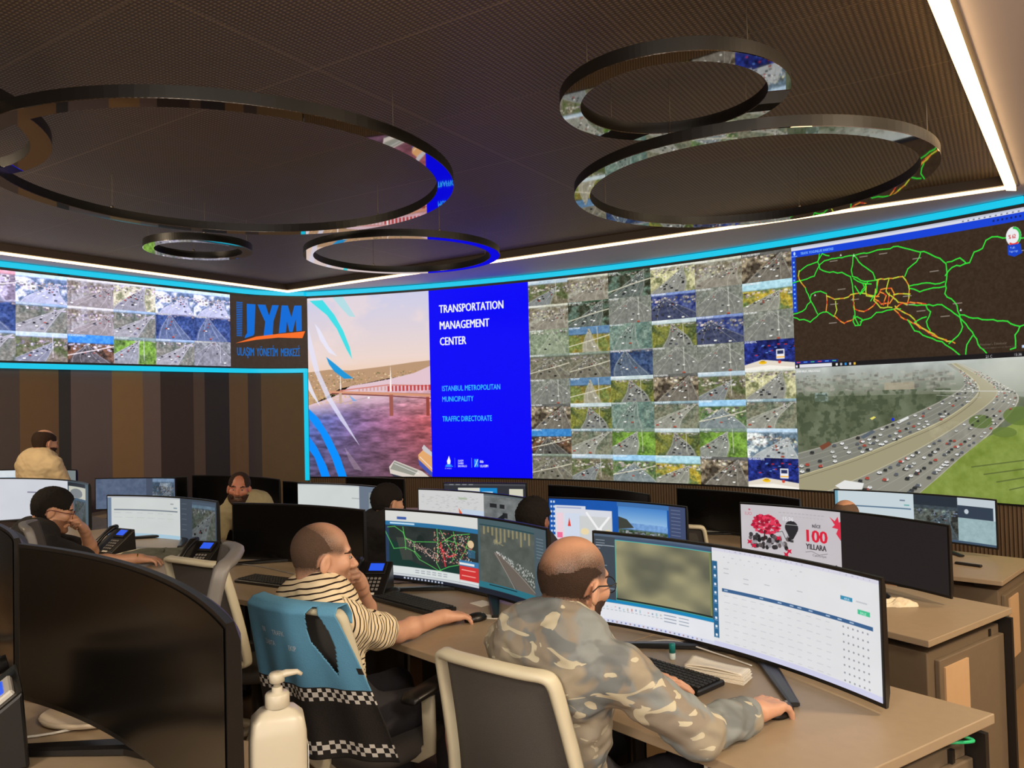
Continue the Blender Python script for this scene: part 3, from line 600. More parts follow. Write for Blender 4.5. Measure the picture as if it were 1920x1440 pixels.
    c.rect(166, 108, 300, 118, (44, 112, 128)); c.rect(276, 0, 300, 118, (74, 90, 98)); c.rect(186, 110, 240, 111.5, (20, 30, 34)); c.rect(170, 9, 276, 11, (40, 70, 76))
    for i in range(7): c.rect(280, 16+i*5, 294, 17.2+i*5, (112, 128, 136))
    return c
def scr_desk(W, H):                  # blue desktop with map window and road camera
    c = Cv(W, H, 260, 90, (22, 84, 170)); c.noise(10, 2, 3, octs=2, tint=(.4, .8, 1))
    for i in range(9):
        for j in range(2): c.rect(3+j*5, 4+i*9, 6+j*5, 8+i*9, (200, 214, 230))
    c.rect(11, 12, 68, 90, (214, 216, 226)); c.rect(66, 18, 118, 90, (214, 216, 226)); c.rect(14, 15, 60, 17, (150, 160, 200)); c.rect(14, 26, 26, 90, (234, 206, 216)); c.rect(30, 26, 60, 90, (206, 216, 232)); c.poly([(37, 34), (40, 50), (34, 50)], (220, 70, 60)); c.rect(56, 30, 118, 90, (204, 206, 206))
    c.line([(70, 24), (92, 54), (112, 30)], 4, (240, 240, 240)); c.rect(88, 50, 98, 90, (242, 242, 242)); c.ell(66, 58, 8, 6, (232, 214, 170)); c.ell(110, 58, 8, 6, (232, 214, 170)); c.rect(14, 62, 24, 72, (236, 110, 150))
    c.grad(130, 8, 225, 40, (70, 130, 200), (150, 190, 225)); c.rect(128, 0, 228, 8, (60, 110, 170)); f = feed(int(95*c.sx), int(52*c.sy), KINDS['r'], (.9, .95, 1.05), .85)
    c.paste(f, 130, 36, 225, 88); c.poly([(130, 26), (146, 30), (160, 44), (130, 48)], (62, 66, 58)); c.rect(228, 0, 260, 90, (64, 76, 110)); c.rect(128, 88, 260, 90, (40, 60, 90))
    for i in range(10): c.rect(232, 6+i*6, 250, 7+i*6, (110, 124, 150))
    return c
def scr_100(W, H):                   # left half poster, right half dark
    c = Cv(W, H, 390, 125, (36, 32, 32)); c.rect(0, 0, 193, 125, (196, 190, 194)); c.noise(5, 3, 2, 0, 0, 193, 125, octs=2); r = np.random.default_rng(14); red = (200, 30, 62)
    for i in range(170):
        a = r.random()*6.3; d = r.random()**.5; c.ell(48+28*d*math.cos(a), 42+26*d*math.sin(a)*.8-8+8*d, 3.5, 2.8, [(196, 30, 62), (150, 20, 46), (224, 60, 90)][i % 3], .9)
    for i in range(60):
        x = 16+78*r.random(); y = 66+28*r.random(); c.ell(x, y, 3+2*r.random(), 5, [(50, 46, 48), (30, 28, 30), (150, 146, 150), (90, 80, 80)][i % 4], .9)
    for x, y in ((16, 84), (24, 92), (86, 104), (72, 70), (92, 96)):
        c.poly([(x+(7 if i % 2 else 3)*math.cos(i*.785), y+(7 if i % 2 else 3)*math.sin(i*.785)) for i in range(8)], red)
    c.line([(46, 56), (44, 78)], 2.5, (60, 30, 30)); c.line([(66, 58), (80, 54), (86, 70)], 1.2, (70, 66, 70)); c.ell(98, 44, 13, 15, (44, 42, 46)); c.poly([(88, 54), (108, 54), (100, 70), (95, 70)], (44, 42, 46)); c.rect(95, 71, 101, 76, (60, 56, 58)); c.line([(86, 38), (110, 38)], .8, (220, 220, 220))
    c.text('15:36', 80, 30, 9, (226, 224, 228), ws=.8, bold=.4); c.text('NİCE', 138, 39, 7, (60, 54, 60), ws=.7, bold=.6)
    c.text('100', 121, 70, 27, (214, 34, 58), ws=.82, bold=2.4); c.text('YILLARA', 125, 86, 12, (56, 50, 54), ws=.62, bold=1)
    c.line([(124, 93), (136, 90), (150, 96), (166, 91)], .8, (90, 84, 90)); c.text('Cumhuriyet', 137, 100, 5, (100, 94, 100), ws=.8)
    c.poly([(172, 12), (182, 20), (188, 10), (190, 22), (193, 20), (193, 60), (184, 46), (188, 36), (176, 34), (182, 28)], (214, 50, 74))
    for i in range(12): c.rect(74+i*7.5, 12, 79+i*7.5, 13, (150, 146, 150), .7); c.rect(78+i*7, 19, 82+i*7, 19.8, (160, 156, 160), .6)
    c.text('IUO', 8, 24, 8, (206, 110, 130), ws=.7); c.ell(17, 11, 2, 2, (206, 80, 110)); c.rect(181, 112, 184, 118, (60, 54, 58))
    return c
def scr_sheet(W, H):                 # white sheet + dark grey map
    c = Cv(W, H, 205, 90, (206, 206, 206)); r = np.random.default_rng(8)
    for i in range(80): x = 4+100*r.random(); y = 8+34*r.random(); c.rect(x, y, x+4, y+.8, (160, 164, 160), .7)
    c.rect(70, 12, 86, 16, (170, 182, 160)); c.poly([(70, 34), (76, 44), (84, 60), (72, 60)], (226, 96, 60)); c.rect(76, 36, 118, 90, (190, 206, 224)); c.rect(118, 4, 200, 90, (110, 114, 114)); c.noise(26, 9, 5, 118, 4, 200, 90)
    c.rect(130, 18, 144, 26, (34, 36, 40)); c.rect(150, 18, 160, 26, (34, 36, 40)); c.rect(156, 34, 166, 44, (34, 36, 40)); c.poly([(140, 50), (160, 34), (158, 60)], (26, 28, 32)); c.rect(118, 0, 205, 4, (90, 100, 104)); return c
def scr_far(W, H, mode):
    c = Cv(W, H, 300, 95, (48, 50, 56)); r = np.random.default_rng(31)
    if mode == 'tabs':
        c.rect(0, 0, 300, 6, (70, 72, 78)); c.rect(52, 12, 132, 95, (214, 214, 200)); c.rect(132, 12, 196, 60, (20, 130, 196)); c.rect(140, 22, 180, 25, (220, 240, 250)); c.rect(140, 34, 184, 37, (220, 240, 250)); c.rect(150, 54, 196, 95, (206, 90, 70)); c.rect(240, 14, 290, 95, (208, 206, 186)); c.line([(262, 60), (268, 40), (276, 58)], 1.5, (80, 80, 60))
        for i in range(4): c.rect(20+i*24, 2, 36+i*24, 4, (150, 150, 156))
    elif mode == 'blue':
        c.rect(0, 0, 300, 95, (84, 98, 122)); c.noise(16, 9, 3, octs=4); c.paste(feed(60, 50, KINDS['t'], (.9, .95, 1), .7), 205, 0, 295, 88); c.rect(180, 0, 205, 95, (70, 80, 100))
    elif mode == 'web':
        c.rect(0, 0, 300, 95, (196, 210, 216)); c.rect(0, 0, 6, 95, (110, 160, 180)); c.rect(18, 32, 145, 35, (90, 116, 140)); c.rect(124, 14, 134, 17, (110, 120, 140)); c.rect(132, 24, 142, 27, (110, 170, 170))
        c.rect(150, 0, 232, 22, (40, 48, 58)); c.paste(feed(80, 60, KINDS['n'], (.8, .95, 1.05), .8), 150, 22, 232, 90); c.rect(232, 16, 296, 42, (50, 62, 78)); c.ell(248, 28, 4, 5, (190, 200, 210)); c.rect(232, 42, 300, 95, (150, 176, 180)); c.noise(14, 8, 3, 232, 42, 300, 95); c.rect(150, 90, 300, 95, (60, 80, 100)); c.rect(232, 0, 300, 16, (190, 202, 208))
    elif mode == 'pale':
        c.rect(0, 0, 300, 95, (204, 210, 208)); c.noise(4, 3, 2, octs=2); c.rect(0, 0, 300, 3, (170, 176, 180)); c.rect(160, 30, 190, 32, (160, 166, 166)); c.rect(185, 0, 300, 95, (104, 116, 132)); c.rect(218, 14, 285, 95, (138, 148, 152)); c.noise(18, 7, 2, 218, 14, 285, 95)
    elif mode == 'left':
        c.rect(0, 0, 300, 95, (206, 208, 216)); c.noise(4, 3, 2, octs=2); c.rect(110, 28, 186, 31, (130, 130, 150)); c.rect(212, 0, 300, 95, (74, 92, 104)); c.rect(212, 2, 282, 10, (26, 34, 44)); c.rect(216, 10, 284, 34, (190, 190, 178)); c.ell(244, 24, 24, 10, (120, 126, 130)); c.paste(feed(60, 50, KINDS['p'], (.8, .9, 1), .62), 236, 34, 284, 86); c.rect(140, 91, 215, 95, (50, 56, 80))
    elif mode == 'white':
        c.rect(0, 0, 300, 95, (212, 220, 226)); c.rect(0, 22, 300, 30, (90, 150, 190)); c.noise(6, 10, 2)
        c.rect(225, 0, 300, 95, (120, 130, 130))
    return c
# ---------------------------------------------------------------- the room
WC = (-5.07, -.65); WR = 12.07; ZT, ZB = 3.25, .65
def arc_pt(th, off=0, z=0): return V(WC[0]+(WR+off)*math.cos(th), WC[1]+(WR+off)*math.sin(th), z)
def arc_th(px, py=757, off=0):
    d = ray(px, py); lo, hi = 2., 20.
    for _ in range(40):
        m = (lo+hi)/2
        if math.hypot(d[0]*m-WC[0], d[1]*m-WC[1]) < WR+off: lo = m
        else: hi = m
    return math.atan2(d[1]*lo-WC[1], d[0]*lo-WC[0])
TH0 = arc_th(579.5); TH1 = arc_th(808.5); TH2 = arc_th(996); TH3 = arc_th(1494); TH4 = arc_th(1936)
LW = [V(-7.9, 5.15, 0), V(-5.68, 8.42, 0), V(-4.9, 9.45, 0), V(-3.87, 10.76, 0)]
FIL = catmull([LW[2], LW[3], V(-3.52, 11.06, 0), V(-3.2, 11.2, 0), arc_pt(TH0)], 8)[8:]
def arc_fn(ta, tb, za, zb, off):
    def fn(U, Vv):
        t = ta+(tb-ta)*U; return np.stack([WC[0]+(WR+off)*np.cos(t), WC[1]+(WR+off)*np.sin(t), za+(zb-za)*Vv], 1)
    return fn
vw = thing('video_wall', 'huge curved LED video wall with slide, camera feeds and traffic map', 'video wall')
mb = MB()
def shell(mb, P, za, zb, t):          # thick ribbon following P (x,y), thickness t to the room side (-) or behind (+)
    n = len(P); Q = []
    for i, p in enumerate(P):
        d = (P[min(i+1, n-1)]-P[max(i-1, 0)]); d.z = 0; d.normalize(); Q.append(p+V(-d.y, d.x, 0)*t)
    vs = [(p.x, p.y, za) for p in P]+[(p.x, p.y, zb) for p in P]+[(p.x, p.y, za) for p in Q]+[(p.x, p.y, zb) for p in Q]; fs = []
    for i in range(n-1): fs += [(i, i+1, n+i+1, n+i), (2*n+i+1, 2*n+i, 3*n+i, 3*n+i+1), (n+i, n+i+1, 3*n+i+1, 3*n+i), (i+1, i, 2*n+i, 2*n+i+1)]
    fs += [(0, n, 3*n, 2*n), (n-1, 3*n-1, 4*n-1, 2*n-1)]
    mb.add(vs, fs)
arcP = lambda ta, tb, off, n=48: [arc_pt(ta+(tb-ta)*i/n, off) for i in range(n+1)]
shell(mb, arcP(TH0, TH4-.01, 0), ZB-.02, ZT+.1, .05); mb.build('cabinet_backing', BLACK, vw)
screen_mesh('presentation_photo', slide_photo(330, 480), arc_fn(TH0, TH1, ZT, ZB, -.012), vw)
screen_mesh('presentation_slide', slide_blue(300, 560), arc_fn(TH1, TH2, ZT, ZB, -.012), vw)
ROWS = ['abcdbn', 'bceseg', 'hijmse', 'llkeeX', 'eimnad', 'nmjprp', 'opqmqt', 'largnX']
for j, row in enumerate(ROWS):
    for i, ch in enumerate(row):
        ta, tb = TH2+(TH3-TH2)*i/6, TH2+(TH3-TH2)*(i+1)/6; za, zb = ZT+(ZB-ZT)*j/8, ZT+(ZB-ZT)*(j+1)/8
        screen_mesh('camera_feed', feed_of(ch, 96, 60, i*3+j*5, (1.0, 1.0, .96), 1.06), arc_fn(ta, tb, za, zb, -.012), vw)
screen_mesh('traffic_map', traffic_map(600, 310), arc_fn(TH3, TH4, ZT, 1.945, -.012), vw)
screen_mesh('highway_view', highway(600, 340), arc_fn(TH3, TH4, 1.945, ZB, -.012), vw)
# left display
def px_on(P, px, py=757):
    d = ray(px, py)
    for a, b in zip(P[:-1], P[1:]):
        e = b-a; den = d[0]*e.y-d[1]*e.x
        if abs(den) < 1e-9: continue
        u = (a.x*d[1]-a.y*d[0])/den
        t = (a.x*e.y-a.y*e.x)/den
        if -1e-6 <= u <= 1+1e-6 and t > 0: return a+e*u
    return None
ld = thing('video_wall', 'lower LED ribbon of camera pictures along the left wall', 'video wall')
def plane_fn(a, b, za, zb):
    def fn(U, Vv): return np.stack([a.x+(b.x-a.x)*U, a.y+(b.y-a.y)*U, za+(zb-za)*Vv], 1)
    return fn
def off(p, q, d): e = (q-p).normalized(); return V(e.y, -e.x, 0)*d
LX = [-190, -95, 27, 124, 211, 290, 362, 430]
lrows = ['nftbdtt', 'fkpbpkk', 'ipaoqpe']
for i in range(7):
    a, b = (px_on(LW, x) for x in LX[i:i+2])
    if a is None: a = LW[0]
    o = off(LW[1], LW[3], .05)
    for j in range(3):
        za, zb = ZT-(ZT-2.25)*j/3, ZT-(ZT-2.25)*(j+1)/3
        screen_mesh('camera_feed', feed_of(lrows[j][i], 96, 62, i*2+j*4+1, (1.12, 1.1, 1.25), 1.12), plane_fn(a+o, b+o, za, zb), ld)
a = px_on(LW, -190) or LW[0]; mb = MB(); b = px_on(LW, 430); shell(mb, [LW[0]+off(LW[0], LW[1], .03), LW[1]+off(LW[0], LW[2], .03), LW[2]+off(LW[1], LW[3], .03), b+off(LW[2], LW[3], .03)], 2.23, ZT+.02, .03); mb.build('cabinet_backing', BLACK, ld)
# logo panel on the rounded corner
PW = [LW[0], LW[1], LW[2]]+FIL
k0 = px_on(PW, 430); k1 = arc_pt(TH0)
LPn = [k0]+[p for p in FIL if p.x > k0.x+.02 and p.x < k1.x-.02]+[k1]
Ls = [0]
for p, q in zip(LPn[:-1], LPn[1:]): Ls.append(Ls[-1]+(q-p).length)
LPo = []
for i, p in enumerate(LPn):
    d = (LPn[min(i+1, len(LPn)-1)]-LPn[max(i-1, 0)]).normalized(); LPo.append(p+V(d.y, -d.x, 0)*.045)
# parameter such that the logo keeps its proportions as a flat panel bent round the corner
def logo_fn(U, Vv):
    s = U*Ls[-1]; x = np.interp(s, Ls, [p.x for p in LPo]); y = np.interp(s, Ls, [p.y for p in LPo])
    return np.stack([x, y, ZT+(2.24-ZT)*Vv], 1)
lg = thing('logo_sign', 'brown corner panel with blue letters UYM over an orange swoosh', 'sign')
screen_mesh('sign_face', logo(300, 280), logo_fn, lg)
mb = MB(); shell(mb, [LPo[i]+(LPn[i]-LPo[i])*.25 for i in range(len(LPo))], 2.22, ZT+.02, .03); mb.build('panel', mat('brown_panel', (62, 50, 42), .6, noise=.05), lg)
# cyan light line
CY = mat('cyan_light', (10, 60, 70), .4, emit=(0, 192, 226), es=1.05); CY.cycles.emission_sampling = 'NONE'
cb = thing('light_line', 'cyan glowing border line framing the video walls', 'light strip')
top = [LW[0]+off(LW[0], LW[1], .06), LW[1]+off(LW[0], LW[2], .06), LW[2]+off(LW[1], LW[3], .06), k0+off(LW[0], LW[3], .06)]+[LPo[i]+(LPo[i]-LPn[i])*.4 for i in range(2, len(LPo)-1)]+arcP(TH0, TH4, -.03)
mb = MB(); shell(mb, top, 3.285, 3.345, .03); mb.build('top_line', CY, cb)
low = [LW[0]+off(LW[0], LW[1], .06), LW[1]+off(LW[0], LW[2], .06), LW[2]+off(LW[1], LW[3], .06), k0+off(LW[0], LW[3], .06)]+[LPo[i]+(LPo[i]-LPn[i])*.4 for i in range(2, len(LPo)-1)]+[arc_pt(TH0, -.03)]
mb = MB(); shell(mb, low, 2.165, 2.225, .03); mb.build('lower_line', CY, cb)
mb = MB(); tv = .055/WR; shell(mb, arcP(TH0+tv+.001, TH0+.001, -.03, 2), .6, 2.225, .03); mb.build('upright_line', CY, cb)
# striped wall under the left display
SE = [(-400, (58, 50, 48)), (37, (80, 62, 42)), (110, (36, 34, 35)), (133, (76, 66, 66)), (210, (104, 82, 54)), (268, (84, 72, 66)), (301, (46, 36, 30)), (363, (70, 58, 48)), (384, (36, 32, 31)), (430, (88, 68, 44)), (465, (52, 44, 42)), (490, (82, 66, 44)), (576, None)]
mb = MB(); mats = []
def wall_between(xa, xb):
    A = px_on(PW, xa) or PW[0]; B = px_on(PW, xb) or arc_pt(TH0)
    return [A]+[p for p in PW if A.x+.01 < p.x < B.x-.01]+[B]
for i in range(len(SE)-1):
    P = wall_between(SE[i][0], SE[i+1][0]); mb.cm = i; mats.append(mat('wall_stripe_%d' % i, tuple(min(255, int(x*1.3)) for x in SE[i][1]), .7, noise=.07, nscale=8, bump=.1, bscale=120))
    shell(mb, P, -.25, 3.4, .05+.012*(i % 2))
w = mb.build('wall_left', mats); w['kind'] = 'structure'
# wall behind and under the video wall: fluted brown panel
RIB = mat('ribbed_brown', (104, 84, 62), .6, noise=.06)
mb = MB(); n = 560; P = []
for i in range(n+1):
    t = TH0+(TH4-.05-TH0)*i/n; P.append(arc_pt(t, .02 if i % 2 else .0, 0))
vs = [(p.x, p.y, -.25) for p in P]+[(p.x, p.y, ZB-.02) for p in P]; mb.add(vs, [(i, i+1, n+2+i, n+1+i) for i in range(n)])
w = mb.build('wall_back', RIB); w['kind'] = 'structure'
mb = MB(); shell(mb, arcP(TH0, TH4-.06, .06), -.25, 3.4, .1); w = mb.build('wall_front', mat('wall_dark', (60, 52, 44), .7, noise=.05)); w['kind'] = 'structure'
end = arc_pt(TH4-.06, .06)
GW = mat('wall_beige', (150, 134, 114), .8, noise=.05)
for nm, pts in (('wall_right', [end, V(6.9, 3.2, 0), V(6.9, -4.2, 0)]), ('wall_rear', [V(6.9, -4.2, 0), V(-8, -4.2, 0)]), ('wall_west', [V(-8, -4.2, 0), LW[0]+V(-.03, 0, 0)])):
    mb = MB(); shell(mb, pts, -.25, 3.4, .1); w = mb.build(nm, GW); w['kind'] = 'structure'
# ---- ceiling: soffit with a sunken tray of expanded metal
C1 = atz(1905, 350, 3.34); C2 = atz(540, 547, 3.34); sA = atz(1780, 0, 3.34); sB = atz(0, 475, 3.34)
D1 = C1+(sA-C1).normalized()*9.6; D2 = C2+(sB-C2).normalized()*8.4
TR = [C1, C2, D2, D1]
SOF = mat('soffit_grey', (222, 216, 224), .75, noise=.03, nscale=6)
out = [V(9, 13, 0), V(-10, 13, 0), V(-10, -5, 0), V(9, -5, 0)]
mb = MB()
for i in range(4):
    j = (i+1) % 4; mb.hexa([(TR[i].x, TR[i].y, 3.355), (TR[j].x, TR[j].y, 3.355), (out[j].x, out[j].y, 3.355), (out[i].x, out[i].y, 3.355)], [(TR[i].x, TR[i].y, 3.5), (TR[j].x, TR[j].y, 3.5), (out[j].x, out[j].y, 3.5), (out[i].x, out[i].y, 3.5)])
o = mb.build('ceiling_soffit', SOF); o['kind'] = 'structure'
def mesh_ceiling():
    m = bpy.data.materials.new('expanded_metal'); m.use_nodes = True; N = m.node_tree.nodes; L = m.node_tree.links; b = N['Principled BSDF']
    tc = N.new('ShaderNodeTexCoord'); mp = N.new('ShaderNodeMapping'); mp.inputs['Rotation'].default_value = (0, 0, .57); L.new(tc.outputs['Object'], mp.inputs[0])
    w1 = N.new('ShaderNodeTexWave'); w1.bands_direction = 'X'; w1.inputs['Scale'].default_value = 11; w1.inputs['Distortion'].default_value = 0
    w2 = N.new('ShaderNodeTexWave'); w2.bands_direction = 'Y'; w2.inputs['Scale'].default_value = 16
    br = N.new('ShaderNodeTexBrick'); br.inputs['Scale'].default_value = 1; br.inputs['Mortar Size'].default_value = .006; br.inputs['Brick Width'].default_value = 1.5; br.inputs['Row Height'].default_value = .95; br.offset = 0
    br.inputs['Color1'].default_value = (0, 0, 0, 1); br.inputs['Color2'].default_value = (.12, .12, .12, 1); br.inputs['Mortar'].default_value = (1, 1, 1, 1)
    for x in (w1, w2, br): L.new(mp.outputs[0], x.inputs['Vector'])
    mu = N.new('ShaderNodeMath'); mu.operation = 'MULTIPLY'; L.new(w1.outputs['Fac'], mu.inputs[0]); L.new(w2.outputs['Fac'], mu.inputs[1])
    r = N.new('ShaderNodeMix'); r.data_type = 'RGBA'; r.inputs[6].default_value = (*srgb((104, 90, 74)), 1); r.inputs[7].default_value = (*srgb((176, 156, 130)), 1); L.new(mu.outputs[0], r.inputs[0])
    r2 = N.new('ShaderNodeMix'); r2.data_type = 'RGBA'; r2.inputs[7].default_value = (*srgb((150, 132, 108)), 1); L.new(br.outputs['Color'], r2.inputs[0]); L.new(r.outputs[2], r2.inputs[6])
    L.new(r2.outputs[2], b.inputs['Base Color']); b.inputs['Roughness'].default_value = .55; b.inputs['Metallic'].default_value = .2
    bp = N.new('ShaderNodeBump'); bp.inputs['Strength'].default_value = .5; bp.inputs['Distance'].default_value = .01; L.new(mu.outputs[0], bp.inputs['Height']); L.new(bp.outputs[0], b.inputs['Normal']); return m
cm = sum(TR, V(0, 0, 0))/4
mb = MB(); mb.prism([(p.x, p.y) for p in TR], 3.43, 3.5); o = mb.build('ceiling', mesh_ceiling()); o['kind'] = 'structure'
# tray lip
mb = MB(); ins = [p+(cm-p).normalized()*.11 for p in TR]
for i in range(4):
    j = (i+1) % 4; mb.hexa([(TR[i].x, TR[i].y, 3.346), (TR[j].x, TR[j].y, 3.346), (TR[j].x, TR[j].y, 3.35), (TR[i].x, TR[i].y, 3.35)], [tuple(list((TR[i]+(TR[i]-cm).normalized()*.035).xy)+[3.346]), tuple(list((TR[j]+(TR[j]-cm).normalized()*.035).xy)+[3.346]), tuple(list((TR[j]+(TR[j]-cm).normalized()*.035).xy)+[3.35]), tuple(list((TR[i]+(TR[i]-cm).normalized()*.035).xy)+[3.35])])
    q = [ins[i], ins[j]]; mb.hexa([(TR[i].x, TR[i].y, 3.35), (TR[j].x, TR[j].y, 3.35), (q[1].x, q[1].y, 3.35), (q[0].x, q[0].y, 3.35)], [(TR[i].x, TR[i].y, 3.43), (TR[j].x, TR[j].y, 3.43), (q[1].x, q[1].y, 3.43), (q[0].x, q[0].y, 3.43)])
o = mb.build('trim_1', mat('bronze_trim', (64, 52, 42), .5, noise=.05)); o['kind'] = 'structure'
STR = mat('warm_led', (255, 220, 170), .5, emit=(255, 212, 154), es=4.0)
names = ['warm white LED strip above the big video wall', 'warm white LED strip along the left soffit', None, 'bright warm LED strip crossing the ceiling at the right']
for i in (0, 1, 3):
    j = (i+1) % 4; p, q = TR[i], TR[j]; d = (q-p).normalized(); nn = V(-d.y, d.x, 0); nn = nn if (cm-p).dot(nn) > 0 else -nn; wd = .035 if i != 3 else .065; zs = 3.328 if i != 3 else 3.305
    p2 = p+d*.0+nn*.0; mb = MB(); mb.hexa([(p.x, p.y, zs), (q.x, q.y, zs), (q+nn*wd-d*wd).xy.to_tuple()+(zs,), (p+nn*wd+d*wd).xy.to_tuple()+(zs,)], [(p.x, p.y, 3.35), (q.x, q.y, 3.35), (q+nn*wd-d*wd).xy.to_tuple()+(3.35,), (p+nn*wd+d*wd).xy.to_tuple()+(3.35,)])
    tag(mb.build('led_strip', STR), names[i], 'light strip', 'warm LED strips')
# ---- floor: stepped platforms
FL = mat('floor_brown', (128, 100, 70), .5, noise=.08, nscale=5)
mb = MB(); mb.prism([(-8.2, -4.3), (7, -4.3), (7, 12.5), (-8.2, 12.5)], -.35, -.22); o = mb.build('floor', FL); o['kind'] = 'structure'
STEP = [((2.2, .1), (1.3, 2.42), (.45, 3.5), (-.1, 4.0), (-.9, 4.6), (-2.0, 5.35), (-3.2, 6.2), (-4.9, 7.0), (-6.6, 6.9), (-7.9, 5.0), (-7.9, -4.1), (5.2, -4.1))]
mb = MB(); mb.prism(STEP[0], -.22, 0.0); o = mb.build('floor_platform', FL); o['kind'] = 'structure'
mb = MB(); mb.prism([(5.2, .5), (3.2, 2.9), (2.1, 4.0), (.9, 5.4), (-.3, 6.1), (-1.6, 7.0), (-3.0, 7.2), (-5.2, 7.9), (-6.6, 6.9), (0, 2), (4, 0)], -.22, -.11); o = mb.build('floor_platform', FL); o['kind'] = 'structure'
# ---- hanging rings
CHR = mat('mirror_chrome', (215, 212, 210), .025, metal=1, noise=.0); RIM = mat('ring_black', (20, 17, 15), .4, noise=.1); WRE = mat('wire_steel', (120, 110, 100), .4, metal=.8)
def ring(c, z, R, label, w=.105, h=.065, nw=4, a0=.5):
    t = thing('ceiling_ring', label, 'ceiling ring', (c[0], c[1], z), 0, 'mirror ring pendants under the ceiling')
    n = 128; mb = MB()
    cs = [(math.cos(2*math.pi*k/n), math.sin(2*math.pi*k/n)) for k in range(n)]
    vs = []
    for r, zz in ((R, .004), (R, h), (R-w, h), (R-w, .004)): vs += [(x*r, y*r, zz) for x, y in cs]
    fs = []
    for q in range(3):
        for k in range(n): l = (k+1) % n; fs.append((q*n+k, q*n+l, (q+1)*n+l, (q+1)*n+k))
    mb.add(vs, fs); mb.build('rim', RIM, t)
    mb = MB(); vs = []
    for r, zz in ((R-w, .004), (R-w, 0), (R, 0), (R, .004)): vs += [(x*r, y*r, zz) for x, y in cs]
    mb.add(vs, [(q*n+k, q*n+(k+1) % n, (q+1)*n+(k+1) % n, (q+1)*n+k) for q in range(3) for k in range(n)]); mb.build('mirror_underside', CHR, t)
    for k in range(nw):
        a = a0+k*2*math.pi/nw; p = V(math.cos(a)*(R-w/2), math.sin(a)*(R-w/2), h)
        mb = MB(); mb.sweep([p, (p.x, p.y, 3.43-z)], .0025, .0025, 5); mb.lathe([(.012, 0), (.012, .02), (.004, .03)], (p.x, p.y, h-.001), 8); mb.build('suspension_wire', WRE, t)
ring((-3.50, 3.77), 3.15, 1.08, 'left ring cut by the picture edge, seen through the largest ring')
ring((-1.78, 4.94), 3.09, 1.43, 'largest hanging mirror ring at upper left', a0=1.0)
ring((.84, 3.84), 3.14, .565, 'small mirror ring nearest the camera at upper right')
ring((1.59, 5.10), 3.04, 1.14, 'wide mirror ring at the right, below the smaller one', a0=.9)
ring((-2.80, 6.92), 3.09, .46, 'smallest mirror ring near the logo corner', w=.09)
ring((-1.03, 7.46), 3.09, .94, 'medium mirror ring above the presentation slide', w=.09)
# ---------------------------------------------------------------- furniture builders
def local_frame(a, b):
    """origin and z-rotation so that local x runs from a to b and local y points away from the viewer"""
    m = (a+b)/2; return m, math.atan2(b.y-a.y, b.x-a.x), (b.xy-a.xy).length
def monitor(TL, TR, zt, H, pic=None, zd=None, label='', sag=None, stand=True, foot=.26, glow=1, split=None):
    a, b = atz(TL[0], TL[1], zt), atz(TR[0], TR[1], zt); m, rz, w = local_frame(a, b)
    zd = zt-H-.03 if zd is None else zd; sag = .085*(w/1.15)**2 if sag is None else sag
    t = thing('curved_monitor' if sag > .03 else 'monitor', label, 'monitor', (m.x, m.y, zd), rz, 'ultrawide monitors on the control desks')
    z1 = zt-zd; z0 = z1-H; y_ = lambda u: sag*(1-(2*u-1)**2)
    mb = MB(); n = 28; cols = []
    for i in range(n+1):
        u = i/n; x = (u-.5)*w; y = y_(u); bk = .022+.035*math.sin(math.pi*u)**.6
        cols.append([(x, y, z0), (x, y, z1), (x, y+.012, z1+.001), (x, y+bk, z1-.03), (x, y+bk+.004, z0+.04), (x, y+.014, z0)])
    vs = [p for c in cols for p in c]; fs = []
    for i in range(n):
        for k in range(6): l = (k+1) % 6; fs.append((i*6+k, i*6+l, (i+1)*6+l, (i+1)*6+k))
    fs += [tuple(range(6)), tuple(range(n*6+5, n*6-1, -1))]
    mb.add(vs, fs); mb.build('housing', BLACK, t, False)
    e = .009/w; e2 = .009
    def fn(U, Vv): u = e+(1-2*e)*U; return np.stack([(u-.5)*w, sag*(1-(2*u-1)**2)-.0025, z1-e2-(H-2.4*e2)*Vv], 1)
    if pic is not None: screen_mesh('screen', pic, fn, t, glow)
    else:
        mb = MB(); mb.grid(lambda u, v: tuple(fn(np.array([u]), np.array([v]))[0]), 24, 1); mb.f = [f[::-1] for f in mb.f]; mb.build('screen', GLOSSB, t, True)
    if stand:
        yc = sag+.05
        mb = MB(); mb.box((0, yc+.03, (z1-.1)/2+.01), (.07, .035, z1-.12), bev=.008); mb.box((0, yc+.005, z1-.14), (.12, .06, .1), bev=.01); mb.build('stand_neck', BLACK, t)
        for s in (-1, 1):
            mb = MB(); mb.sweep([(0, yc+.03, .012), (s*.12, yc-.02, .012), (s*.38, yc-.27, .009)], [.034, .03, .016], [.011, .011, .007], 8, up=(0, 0, 1), pw=.6); mb.build('stand_foot', BLACK, t)
    return t
